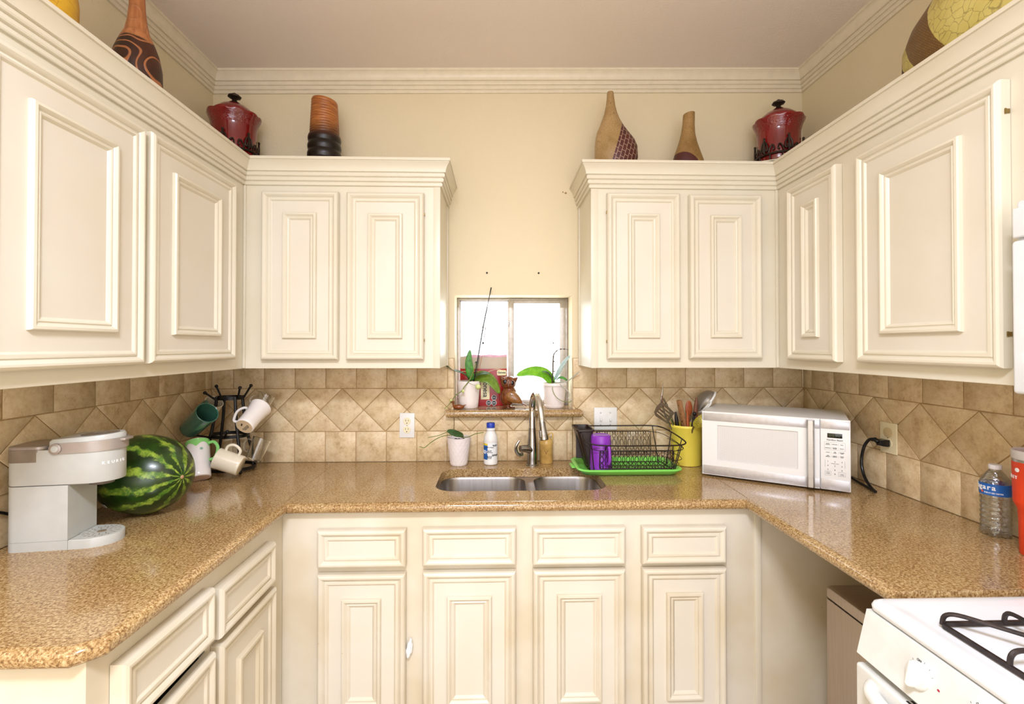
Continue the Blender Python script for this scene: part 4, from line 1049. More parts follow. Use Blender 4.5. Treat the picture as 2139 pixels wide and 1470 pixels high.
bm = B(); wrap(bm, c0, .0309, c0[2] + .024, c0[2] + .099, -3.1, -.2, 32); lb = obj('label', bm, 'label_white', bl)
bm = B(); wrap(bm, c0, .0313, c0[2] + .025, c0[2] + .088, -3.05, -2.02, 14); obj('blue_print', bm, 'label_blue', lb)
bm = B(); wrap(bm, c0, .0313, c0[2] + .088, c0[2] + .097, -3.05, -2.02, 14); obj('yellow_print', bm, 'label_yellow', lb)
def on_cyl(c, r, a, z): return Matrix.Translation((c[0] + r * math.cos(a), c[1] + r * math.sin(a), z)) @ Matrix.Rotation(a + PI / 2, 4, 'Z') @ FACE_MY
for i_, ch_ in enumerate('BLEACH'):
    text('brand_print', ch_, .022, 'white_print', lb, on_cyl(c0, .0316, -3.62 + .275 * i_, c0[2] + .058), ext=.0008, bold=.0003)
for k, (s, a, z) in enumerate((('CONTAINS\nSODIUM\nHYPOCHLORITE', -1.75, .062), ('DANGER: CORROSIVE', -1.75, .081), ('DIRECTIONS\nFOR USE', -.95, .088), ('LAUNDRY AND\nHOUSEHOLD', -.95, .045), ('KEEP OUT OF\nREACH OF\nCHILDREN', -1.75, .036))):
    text('fine_print', s, .0042, 'ink', lb, on_cyl(c0, .0318, a, c0[2] + z), ext=.0008)
# small stoneware jug
MAT['honey_glaze'] = plain('honey_yellow_stoneware', 'DDB468', .25, 0, .10, 40, coat=.2)
jg = thing('stoneware_jug', 'small honey yellow stoneware jug marked with a V, behind the faucet', 'jug', (.224, 2.232, CT)); c0 = (.224, 2.232, CT + .0005)
bm = B(); lathe(bm, [(.029, 0), (.031, .002), (.0315, .085), (.033, .088), (.0325, .093), (.029, .104), (.020, .114), (.012, .118), (.0115, .130), (.013, .132), (.009, .133), (.008, .12)], c0, 44); obj('jug_body', bm, 'honey_glaze', jg, sharp=45)
bm = B(); tube(bm, smooth_path([(c0[0] + .012, c0[1] - .002, CT + .128), (c0[0] + .020, c0[1] - .002, CT + .138), (c0[0] + .030, c0[1] - .002, CT + .132), (c0[0] + .029, c0[1] - .002, CT + .112), (c0[0] + .026, c0[1] - .002, CT + .102)], 5), .0028, 8); obj('jug_handle', bm, 'honey_glaze', jg)
MAT['jug_mark'] = plain('brown_incised_mark', '9A6B34', .5)
text('incised_mark', 'V', .026, 'jug_mark', jg, on_cyl(c0, .0314, -1.68, c0[2] + .052), ext=.0009)

# ------------------------------------------------------------------ plants
def leafmat(name, a, b):
    m = Mat(name); m.set(Roughness=.35, Subsurface_Weight=0)
    v = m.coord('Object', (30, 30, 30)); m.col(m.ramp(m.noise(v, 2, 3), [(.3, a), (.7, b)])); return m.m
MAT['leaf'] = leafmat('orchid_leaf_green', '2F6A1E', '4E9A2C'); MAT['leaf_dark'] = leafmat('dark_leaf_green', '223F1C', '36602A')
MAT['leaf_lime'] = leafmat('bright_leaf_green', '5FA61E', '86C52E'); MAT['leaf_olive'] = leafmat('olive_leaf_green', '55711E', '75922E')
MAT['leaf_pale'] = leafmat('pale_blue_green_leaf', 'A9C9CC', 'CFE2E6'); MAT['stem'] = leafmat('stem_green', '5F6E2A', '83904A'); MAT['stem_dark'] = leafmat('dark_brown_stem', '3A2A1C', '54402A')
MAT['bud'] = leafmat('pale_green_bud', 'B9C46A', 'DCE3A4'); MAT['bark'] = plain('bark_potting_mix', '4A3424', .9, 0, .2, 80); MAT['twig_pale'] = plain('pale_grey_root', 'B9B8AC', .6, 0, .08)
def leaf(name, pts, wd, nrm, mat, parent, fold=.22, w=True):
    P = smooth_path(pts, 5); n = len(P); bm = B(); rows = []
    nr = Vector(nrm).normalized()
    for i, p in enumerate(P):
        t = i / (n - 1); ww = wd * (math.sin(PI * min(1, .06 + .94 * t ** .85)) ** .62) * (1 if t < .97 else .35)
        tg = (P[min(i + 1, n - 1)] - P[max(i - 1, 0)]).normalized(); sd = tg.cross(nr).normalized(); nn = sd.cross(tg)
        rows.append([bm.verts.new(p + sd * ww * k / 2 + nn * abs(k) * ww * fold / 2) for k in (-1, -.5, 0, .5, 1)])
    for a, b in zip(rows, rows[1:]):
        for k in range(4): bm.faces.new((a[k], a[k + 1], b[k + 1], b[k]))
    return obj(name, bm, mat, parent, w=w, sharp=180, solid=.0012)
def pot(o, c, r0, r1, h, mat, band=False, fn=None, fill=True):
    bm = B(); pr = [(r0 - .002, 0), (r0, .002)]
    if band: pr += [(r0 + .001, .012), (r0 - .0005, .013), (r0, .016)]
    pr += [(r0 + (r1 - r0) * t, h * t) for t in ([.2, .4, .6, .8] if not fn else [i / 24 for i in range(2, 24)])]
    if band: pr += [(r1 - .001, h - .014), (r1 + .0015, h - .012)]
    pr += [(r1 + .0005, h - .002), (r1 - .001, h), (r1 - .003, h - .001), (r1 - .0055, h - .03), (r1 - .008, h - .035)]
    lathe(bm, pr, c, 72 if fn else 48, fn=fn, cap1=False); b = obj('pot', bm, mat, o, sharp=45)
    if fill:
        bm = B(); lathe(bm, [(r1 - .004, h - .024), (r1 * .6, h - .014), (.001, h - .010)], c, 24, cap0=False, fn=lambda r, z, a: (r, z + .004 * math.sin(5 * a + r * 300))); obj('potting_bark', bm, 'bark', o)
    return b
SZ = 1.1572
# left orchid
po = thing('potted_orchid', 'orchid with stakes in a plain white pot at the left end of the sill', 'potted plant', (-.139, 2.332, SZ)); c0 = (-.139, 2.332, SZ)
pot(po, c0, .045, .0555, .128, 'pot_pink')
leaf('leaf', [(-.125, 2.325, 1.285), (-.133, 2.318, 1.33), (-.138, 2.315, 1.38), (-.132, 2.318, 1.435)], .038, (0, -1, .1), 'leaf', po)
leaf('leaf', [(-.130, 2.322, 1.292), (-.165, 2.30, 1.320), (-.205, 2.275, 1.337), (-.250, 2.255, 1.366)], .034, (.1, -.35, 1), 'leaf_dark', po, .25)
leaf('leaf', [(-.120, 2.325, 1.290), (-.095, 2.31, 1.312), (-.065, 2.295, 1.322), (-.036, 2.290, 1.320)], .030, (-.1, -.5, .9), 'leaf_dark', po)
leaf('leaf', [(-.120, 2.335, 1.29), (-.075, 2.32, 1.305), (-.03, 2.305, 1.285), (.010, 2.30, 1.225)], .062, (.3, -.9, .45), 'leaf_olive', po, .12)
bm = B(); tube(bm, smooth_path([(-.118, 2.33, 1.27), (-.10, 2.31, 1.358), (-.084, 2.29, 1.452), (-.066, 2.27, 1.552), (-.047, 2.255, 1.643), (-.030, 2.240, 1.723)], 4), [.0028] * 16 + [.0018, .0018, .002, .0028, .003], 7); obj('stake', bm, 'black', po)
bm = B(); tube(bm, smooth_path([(-.105, 2.33, 1.28), (-.088, 2.33, 1.40), (-.060, 2.328, 1.52), (-.048, 2.327, 1.585)], 4), .0013, 6); obj('stake', bm, 'stem_dark', po)
bm = B(); tube(bm, smooth_path([(-.100, 2.325, 1.27), (-.088, 2.325, 1.34), (-.073, 2.325, 1.42), (-.055, 2.325, 1.565), ], 4), .0010, 6); tube(bm, [(-.078, 2.326, 1.50), (-.062, 2.325, 1.64)], .0008, 6); obj('dry_stem', bm, 'wood_red', po, merge=False)
bm = B(); ball(bm, (-.103, 2.325, 1.372), (.006, .005, .006)); ball(bm, (-.070, 2.32, 1.466), (.005, .004, .005)); obj('stake_clip', bm, 'black', po, merge=False)
st = smooth_path([(-.103, 2.322, 1.372), (-.118, 2.30, 1.325), (-.133, 2.275, 1.29), (-.155, 2.262, 1.262), (-.168, 2.256, 1.242), (-.192, 2.252, 1.225), (-.214, 2.248, 1.197), (-.228, 2.246, 1.178), (-.246, 2.243, 1.162)], 4)
bm = B(); tube(bm, st, [.0026 - .0012 * i / len(st) for i in range(len(st))], 8); sm = obj('flower_stem', bm, 'stem', po)
for p_, s_ in (((-.092, 2.262, 1.262), (.0135, .010, .0125)), ((-.160, 2.250, 1.243), (.0065, .0055, .0085)), ((-.216, 2.246, 1.201), (.007, .005, .005)), ((-.236, 2.244, 1.166), (.005, .003, .002))):
    bm = B(); ball(bm, p_, s_); obj('bud', bm, 'bud', sm)
bm = B(); tube(bm, smooth_path([(-.140, 2.27, 1.285), (-.120, 2.264, 1.273), (-.098, 2.262, 1.268)], 4), .001, 6); obj('bud_stalk', bm, 'stem', sm)
# right orchid
po = thing('potted_orchid', 'orchid with drooping bare roots in a banded white pot, right end of the sill', 'potted plant', (.272, 2.332, SZ)); c0 = (.272, 2.332, SZ)
pot(po, c0, .047, .058, .118, 'pot_pink', band=True)
leaf('leaf', [(.268, 2.330, 1.272), (.225, 2.315, 1.318), (.160, 2.30, 1.330), (.088, 2.295, 1.312)], .058, (-.1, -.8, .5), 'leaf_lime', po, .15)
leaf('leaf', [(.270, 2.325, 1.275), (.255, 2.31, 1.305), (.235, 2.30, 1.325), (.210, 2.295, 1.332)], .018, (.2, -.5, .8), 'leaf_dark', po)
leaf('leaf', [(.275, 2.330, 1.275), (.293, 2.31, 1.298), (.312, 2.30, 1.298), (.332, 2.29, 1.286)], .022, (.0, -.5, .9), 'leaf', po)
leaf('leaf', [(.275, 2.330, 1.290), (.295, 2.315, 1.335), (.318, 2.305, 1.375), (.346, 2.30, 1.408)], .028, (.5, -.8, -.2), 'leaf_pale', po, .1)
bm = B(); tube(bm, smooth_path([(.262, 2.325, 1.265), (.265, 2.322, 1.33), (.266, 2.32, 1.38), (.270, 2.318, 1.412), (.288, 2.315, 1.432), (.312, 2.31, 1.438), (.338, 2.305, 1.434)], 5), [.0035] * 14 + [.003, .0028, .0026, .0024, .0022, .002, .002, .0018, .0016, .0016, .0014, .0014, .0013, .0012, .0012, .0012, .0012], 8); sm = obj('flower_stem', bm, 'stem_dark', po)
bm = B(); tube(bm, [(.268, 2.32, 1.40), (.267, 2.32, 1.49)], .0012, 6); obj('stake', bm, 'stem_dark', po)
bm = B()
for p_ in ((.282, 2.315, 1.428), (.302, 2.311, 1.437), (.318, 2.308, 1.437), (.270, 2.318, 1.378), (.272, 2.318, 1.330), (.267, 2.318, 1.466)): ball(bm, p_, (.0042, .003, .0035), u=8, v=6)
obj('stem_node', bm, 'stem_dark', sm, merge=False)
for i, pts in enumerate(([(.262, 2.29, 1.278), (.258, 2.27, 1.245), (.275, 2.262, 1.212), (.305, 2.258, 1.193), (.335, 2.255, 1.190), (.343, 2.255, 1.198)], [(.280, 2.29, 1.282), (.305, 2.27, 1.262), (.328, 2.262, 1.243), (.336, 2.262, 1.222), (.330, 2.26, 1.205), (.345, 2.258, 1.196)])):
    bm = B(); tube(bm, smooth_path(pts, 5), .0015 + .0008 * i, 7); obj('aerial_root', bm, ('stem', 'twig_pale')[i], po)
bm = B(); tube(bm, smooth_path([(.285, 2.31, 1.278), (.320, 2.28, 1.283), (.345, 2.26, 1.300), (.378, 2.235, 1.333)], 5), .0026, 8); obj('aerial_root', bm, 'twig_pale', po)
# pot on the worktop
po = thing('potted_plant', 'white diamond-textured pot with one dark leaf and bare stems left of the bleach bottle', 'potted plant', (-.176, 2.206, CT)); c0 = (-.176, 2.206, CT + .0005)
def diam(r, z, a):
    if z < .004 or z > .118 or r < .036: return r, z
    return r + .0014 * max(math.cos(16 * a + 210 * z), math.cos(16 * a - 210 * z)) * .8, z
pot(po, c0, .038, .0545, .125, 'pot_pink', fn=diam)
leaf('leaf', [(-.155, 2.19, 1.050), (-.180, 2.16, 1.060), (-.205, 2.14, 1.072), (-.222, 2.13, 1.080)], .034, (.2, -.75, .65), 'leaf_dark', po)
for pts, r_ in (([(-.17, 2.20, 1.045), (-.215, 2.175, 1.054), (-.255, 2.16, 1.048), (-.295, 2.15, 1.026), (-.322, 2.15, 1.004), (-.336, 2.15, 1.006), (-.345, 2.15, 1.008)], .0018), ([(-.15, 2.21, 1.03), (-.19, 2.18, 1.062), (-.22, 2.165, 1.070), (-.26, 2.155, 1.056), (-.308, 2.15, 1.048)], .0016), ([(-.165, 2.19, 1.040), (-.130, 2.175, 1.046), (-.10, 2.165, 1.060), (-.062, 2.16, 1.068)], .0018), ([(-.205, 2.17, 1.05), (-.200, 2.155, 1.075), (-.195, 2.15, 1.09)], .0012)):
    bm = B(); tube(bm, smooth_path(pts, 5), r_, 7); sm = obj('stem', bm, 'stem', po)
# ------------------------------------------------------------------ other things on the sill
MAT['owl'] = plain('glossy_brown_glaze', '7A3C18', .1, 0, .22, 70, .15, 260, coat=.6); MAT['owl_light'] = plain('ochre_brown_glaze', '9A6632', .12, 0, .2, 120, .4, 200, coat=.6)
ow = thing('owl_figurine', 'glossy brown ceramic owl figurine with dark eyes in the middle of the sill', 'figurine', (.058, 2.318, SZ))
bm = B()
ball(bm, (.052, 2.322, 1.214), (.040, .036, .050), Matrix.Rotation(.35, 4, 'Y') @ Matrix.Identity(4)); ball(bm, (.052, 2.313, 1.278), (.038, .033, .033), u=28, v=18)
for x, z, a in ((.020, 1.298, -.5), (.084, 1.292, .8)):
    lathe(bm, [(.013, -.012), (.009, .004), (.0008, .018)], M=Matrix.Translation((x, 2.306, z)) @ Matrix.Rotation(a, 4, 'Y'), seg=14)
lathe(bm, [(.020, 0), (.022, .004), (.012, .010)], (.050, 2.318, SZ), 20)
ow_b = obj('owl_body', bm, 'owl', ow, merge=False)
rm = ow_b.modifiers.new('blend', 'REMESH'); rm.mode = 'VOXEL'; rm.voxel_size = .0028; rm.use_smooth_shade = True
sm_ = ow_b.modifiers.new('smooth', 'SMOOTH'); sm_.iterations = 4; sm_.factor = .6
for x, z, y in ((.036, 1.283, 2.286), (.067, 1.277, 2.2865)):
    bm = B(); tube(bm, [(x + .0125 * math.cos(a), y - .0015, z + .0125 * math.sin(a)) for a in [2 * PI * k / 20 for k in range(20)]], .0022, 8, closed=True); er = obj('eye_ring', bm, 'owl', ow)
    bm = B(); ball(bm, (x, y, z), (.0108, .0045, .0108)); obj('eye', bm, 'black_gloss', er)
bm = B(); lathe(bm, [(.0055, 0), (.004, .006), (.0006, .015)], M=orient((.051, 2.283, 1.272), (0, -.35, -1)), seg=12); obj('beak', bm, 'owl', ow)
bm = B(); box(bm, (-.0035, -.003, -.020), (.0035, .003, .012), .0025, M=Matrix.Translation((.050, 2.286, 1.296)) @ Matrix.Rotation(-.35, 4, 'X')); obj('brow_ridge', bm, 'owl', ow)
def feather_fn(r, z, a): return (r * (1 + .025 * math.sin(14 * a) * math.sin(z * 900)), z)
bm = B(); t = bmesh.new(); bmesh.ops.create_uvsphere(t, u_segments=60, v_segments=40, radius=1)
for v_ in t.verts:
    s_ = 1 + .05 * max(0, math.sin(26 * v_.co.x + 3 * math.sin(18 * v_.co.z)))
    v_.co = Vector((v_.co.x * .043 * s_ * (1 - .0 * v_.co.z), v_.co.y * .014 * s_, v_.co.z * .024 * (1 - .45 * v_.co.x) * s_))
t.transform(Matrix.Rotation(.55, 4, 'Y')); t.transform(Matrix.Translation((.080, 2.290, 1.205))); add(bm, t); obj('wing', bm, 'owl_light', ow, sharp=60)
bm = B()
for k in range(4): box(bm, (-.028, -.003, -.0035), (.028, .003, .0035), .002, M=Matrix.Translation((.112, 2.302 + .008 * k, 1.181)) @ Matrix.Rotation(.48 + .05 * k, 4, 'Y') @ Matrix.Rotation(.06 * k - .08, 4, 'Z'))
obj('tail', bm, 'owl', ow, merge=False)
for x in (.030, .073):
    bm = B()
    for k in (-1, 0, 1): ball(bm, (x + .006 * k, 2.292 + abs(k) * .003, SZ + .0045), (.0048, .011, .0045), u=12, v=8)
    obj('foot', bm, 'owl', ow, merge=False)
dkf = thing('duck_figurine', 'tiny carved brown duck figurine in front of the left orchid pot', 'figurine', (-.183, 2.262, SZ))
MAT['duck'] = plain('varnished_orange_wood', '8E4A1E', .2, 0, .2, 120); 
bm = B(); ball(bm, (-.182, 2.262, SZ + .0115), (.0265, .011, .0112)); lathe(bm, [(.006, 0), (.003, .010), (.0004, .020)], M=orient((-.163, 2.262, SZ + .013), (.85, 0, .45)), seg=10); obj('duck_body', bm, 'duck', dkf, merge=False)
bm = B(); tube(bm, smooth_path([(-.200, 2.262, SZ + .014), (-.207, 2.262, SZ + .022), (-.205, 2.262, SZ + .030)], 4), .0042, 10); ball(bm, (-.207, 2.262, SZ + .0345), (.0065, .006, .006)); lathe(bm, [(.003, 0), (.001, .008)], M=orient((-.212, 2.262, SZ + .033), (-1, 0, -.1)), seg=8); obj('duck_head', bm, 'duck', dkf, merge=False)
# red snack bag against the window
MAT['bag_red'] = plain('glossy_red_film', 'A81E22', .25, 0, .08, 12); MAT['bag_kraft'] = plain('tan_film', 'B7A48E', .4, 0, .06, 12); MAT['bag_cream'] = plain('cream_print', 'E9DDB0', .4); MAT['bag_pink'] = plain('pink_fold', 'D9A3B6', .4)
bgm = thing('snack_bag', 'red and tan snack bag leaning against the window behind the left orchid', 'bag', (-.066, 2.395, SZ))
def bagrow(z, th, x0=-.184, x1=.046, wob=0): 
    n = 16; f = [Vector((x0 + (x1 - x0) * i / n, 2.398 - th * math.sin(PI * min(max(i / n, .0), 1)) ** .4 - .003 + wob * math.sin(i * 1.7), z + (wob * 2 * math.sin(i * .9)))) for i in range(n + 1)]
    b = [Vector((p.x, 2.4015, p.z)) for p in f][::-1]; return f + b
bm = B(); loft(bm, [bagrow(SZ + .0005, .010), bagrow(SZ + .03, .014), bagrow(SZ + .12, .014), bagrow(SZ + .185, .010)]); bb = obj('bag_body', bm, 'bag_red', bgm, sharp=60)
bm = B(); loft(bm, [bagrow(SZ + .183, .0105), bagrow(SZ + .21, .008, wob=.0006), bagrow(SZ + .242, .003, wob=.001)]); obj('bag_top', bm, 'bag_kraft', bgm, sharp=60)
bm = B(); loft(bm, [bagrow(SZ + .240, .004, wob=.001), bagrow(SZ + .250, .003, x0=-.14, wob=.001)]); obj('bag_fold', bm, 'bag_pink', bgm, sharp=60)
yb = 2.3795
bm = B(); prism(bm, rrect(-.004, SZ + .150, .042, SZ + .176, .006, 4), yb, yb + .006, M=Matrix(((1, 0, 0, 0), (0, 0, 1, 0), (0, 1, 0, 0), (0, 0, 0, 1)))); lb = obj('brand_badge', bm, 'bag_cream', bb)
MAT['green_ink'] = plain('dark_green_print', '23402C', .5); MAT['yellow_ink'] = plain('yellow_cream_print', 'E2CF86', .5)
text('brand_print', 'Gamesa', .0125, 'green_ink', lb, Matrix.Translation((.0195, yb - .0005, SZ + .1645)) @ FACE_MY, bold=.0003, sx=.95)
bm = B(); box(bm, (-.083, yb, SZ + .033), (-.040, yb + .006, SZ + .145)); pb_ = obj('name_panel', bm, 'bag_cream', bb)
text('product_print', 'onesa', .034, 'ink', pb_, Matrix.Translation((-.060, yb - .0005, SZ + .080)) @ FACE_MY @ Matrix.Rotation(-PI / 2, 4, 'Z'), bold=.0006, sx=.92)
for p_ in ((-.018, SZ + .038), (-.044, SZ + .012), (-.018, SZ + .012)):
    bm = B(); lathe(bm, [(.0135, 0), (.0135, .001)], M=orient((p_[0], yb + .001, p_[1] + .004), (0, -1, 0)), seg=8); sl = obj('seal_border', bm, 'label_white', bb)
    bm = B(); lathe(bm, [(.0118, 0), (.0118, .0006)], M=orient((p_[0], yb, p_[1] + .004), (0, -1, 0)), seg=8); sb = obj('black_seal', bm, 'black', sl)
    text('seal_print', 'EXCESO\nCALORIAS', .0042, 'white_print', sb, Matrix.Translation((p_[0], yb - .0009, p_[1] + .004)) @ FACE_MY)
bm = B(); wv_ = [Vector((-.184 + .230 * i / 20, yb + .003, SZ + .170 + .010 * math.sin(i * .5) * (i > 8) + .0)) for i in range(21)]
tube(bm, smooth_path([wv_[i] for i in range(0, 21, 2)], 3), .0012, 6); obj('wave_line', bm, 'bag_cream', bb)

# ------------------------------------------------------------------ vases and canisters on top of the cabinets
DK = DECK + .0005
def crackle(name, base, base2, line, scale=70, width=.035, mosaic=None, rough=.45):
    m = Mat(name); m.set(Roughness=rough); v = m.coord('Object')
    vo = m.n('TexVoronoi', feature='DISTANCE_TO_EDGE'); vo.inputs['Scale'].default_value = scale
    wob = m.n('VectorMath', operation='ADD'); nt = m.n('TexNoise'); nt.inputs['Scale'].default_value = 30; m.l(v, nt.inputs['Vector'])
    sc_ = m.n('VectorMath', operation='SCALE'); m.l(nt.outputs['Color'], sc_.inputs[0]); sc_.inputs['Scale'].default_value = .02
    m.l(v, wob.inputs[0]); m.l(sc_.outputs[0], wob.inputs[1]); m.l(wob.outputs[0], vo.inputs['Vector'])
    ln = m.ramp(vo.outputs['Distance'], [(0, (1, 1, 1)), (width, (0, 0, 0))])
    c = m.ramp(m.noise(v, 9, 5, .65), [(.3, base2), (.68, base)])
    c = m.mix(m.math('MULTIPLY', ln, .7), c, line)
    if mosaic: c = mosaic(m, v, c)
    m.col(c); m.bump(vo.outputs['Distance'], .25, .002); return m.m
def mosaic_big(m, v, c):
    s = m.n('SeparateXYZ'); m.l(v, s.inputs[0]); x, z = s.outputs[0], s.outputs[2]
    # patch to the right of a slightly curved slanting line, below the shoulder
    d = m.math('SUBTRACT', x, m.math('ADD', m.math('MULTIPLY', z, .30), -.047))
    mask = m.math('GREATER_THAN', d, 0); mask = m.math('MULTIPLY', mask, m.math('LESS_THAN', z, .275))
    br = m.n('TexBrick'); br.inputs['Scale'].default_value = 1; br.inputs['Brick Width'].default_value = .030; br.inputs['Row Height'].default_value = .018; br.inputs['Mortar Size'].default_value = .0009
    br.inputs['Color1'].default_value = lin('4E211E'); br.inputs['Color2'].default_value = lin('5B2A26'); br.inputs['Mortar'].default_value = lin('C2A489')
    mp = m.n('CombineXYZ'); m.l(m.math('ADD', z, m.math('MULTIPLY', x, .45)), mp.inputs[0]); m.l(m.math('SUBTRACT', x, m.math('MULTIPLY', z, .3)), mp.inputs[1]); m.l(mp.outputs[0], br.inputs['Vector'])
    return m.mix(mask, c, br.outputs['Color'])
def mosaic_small(m, v, c):
    s = m.n('SeparateXYZ'); m.l(v, s.inputs[0]); x, z = s.outputs[0], s.outputs[2]
    d = m.math('SUBTRACT', m.math('SUBTRACT', .118, m.math('MULTIPLY', m.math('POWER', m.math('ADD', x, .045), 2), 9)), z)
    mask = m.math('MULTIPLY', m.math('GREATER_THAN', d, 0), m.math('LESS_THAN', x, .02))
    return m.mix(mask, c, '4E211E')
MAT['crackle_big'] = crackle('tan_crackle_with_brick_patch', 'B8986A', '93733F', '7A5A32', 85, .05, mosaic_big)
MAT['crackle_small'] = crackle('tan_crackle_with_plain_patch', 'AC8752', '876634', '6E5028', 85, .05, mosaic_small)
o = thing('gourd_vase', 'tall long-necked tan crackle vase with a dark brick patch, right of the window', 'vase', (.520, 2.13, DK))
bm = B(); blend_loft(bm, [(0, .00, 0, .060, .050), (.004, .0, 0, .066, .054), (.05, .003, 0, .086, .064), (.10, .007, 0, .0955, .068), (.15, .006, 0, .0945, .066), (.18, .001, 0, .087, .060), (.21, -.008, 0, .072, .052), (.24, -.0135, 0, .054, .044), (.27, -.0165, 0, .040, .035), (.30, -.0175, 0, .0285, .027), (.33, -.018, 0, .0215, .021), (.36, -.0185, 0, .0175, .017), (.392, -.019, 0, .0145, .0145), (.395, -.019, 0, .0130, .0130), (.392, -.019, 0, .0110, .0110), (.34, -.019, 0, .010, .010)])
t_ = .0
obj('vase_body', bm, 'crackle_big', o, w=False)
o = thing('vase', 'short slant-topped tan crackle vase with a brown patch at its foot', 'vase', (.852, 2.13, DK))
bm = B(); blend_loft(bm, [(0, 0, 0, .070, .055), (.004, 0, 0, .076, .060), (.05, 0, 0, .076, .060), (.09, -.002, 0, .068, .055), (.13, -.003, 0, .055, .045), (.17, -.003, 0, .041, .036), (.21, -.002, 0, .031, .029), (.25, .0, 0, .0265, .0265), (.29, .002, 0, .0255, .0255), (.302, .0025, 0, .0253, .0253), (.304, .0025, 0, .0235, .0235), (.27, .002, 0, .021, .021)])
for v_ in bm.verts:
    if v_.co.z > .26: v_.co.z += (v_.co.x - .002) * .18
obj('vase_body', bm, 'crackle_small', o, w=False)
# ribbed vase
g = Mat('ribbed_wood_two_tone'); v = g.coord('Object'); s = g.n('SeparateXYZ'); g.l(v, s.inputs[0]); g.set(Roughness=.35)
wood = g.ramp(g.noise(g.coord('Object', (8, 8, 60)), 3, 4), [(.3, '8A4A20'), (.7, 'C07A3E')])
mid = g.ramp(g.math('DIVIDE', s.outputs[2], .34), [(.46, '1A0F0B'), (.50, '4A2412'), (.62, (.8, .8, .8)), (.7, (1, 1, 1))])
g.col(g.mix(1.0, wood, mid, 'MULTIPLY')); MAT['ribbed'] = g.m
o = thing('ribbed_vase', 'tapered ribbed wooden vase, black below and orange-brown above, left of the window', 'vase', (-.757, 2.13, DK))
pr = [(.05, 0), (.066, .003)]; z = .003; k = 0
while z < .155:
    for i in range(8): u_ = i / 8; pr.append((.0700 - .012 * (z / .34) + .0042 * math.sin(PI * u_), z + .036 * u_))
    z += .036
while z < .33:
    for i in range(5): u_ = i / 5; pr.append((.0700 - .058 * (z / .34) ** 1.25 * .27 - .003 + .0022 * math.sin(PI * u_), z + .0115 * u_))
    z += .0115
rt = pr[-1][0]; pr += [(rt - .002, z + .003), (rt - .006, z + .002), (rt - .009, z - .03)]
bm = B(); lathe(bm, pr, seg=56)
for v_ in bm.verts:
    if v_.co.z > .24: v_.co.z += -(v_.co.x) * .12 * min(1, (v_.co.z - .24) / .08)
obj('vase_body', bm, 'ribbed', o, w=False, sharp=60)

# red lidded canisters
g = Mat('glossy_deep_red_glaze'); g.set(Roughness=.16, Coat_Weight=.5, Coat_Roughness=.1); v = g.coord('Object')
g.col(g.ramp(g.noise(v, 10, 3), [(.3, '6E0E10'), (.7, '861517')]))
s = g.n('SeparateXYZ'); g.l(v, s.inputs[0]); zz = s.outputs[2]
bandm = g.math('MULTIPLY', g.math('GREATER_THAN', zz, .152), g.math('LESS_THAN', zz, .194))
sw_ = g.noise(v, 55, 1, .4, 2.5); b_ = g.n('Bump'); b_.inputs['Strength'].default_value = .9; b_.inputs['Distance'].default_value = .004
g.l(g.math('MULTIPLY', bandm, sw_), b_.inputs['Height']); g.l(b_.outputs['Normal'], g.b.inputs['Normal']); MAT['red_glaze'] = g.m
MAT['bronze'] = plain('dark_antique_bronze', '37291E', .45, .5, .2, 80)
SZc = Matrix.Diagonal((1, 1, .74, 1))
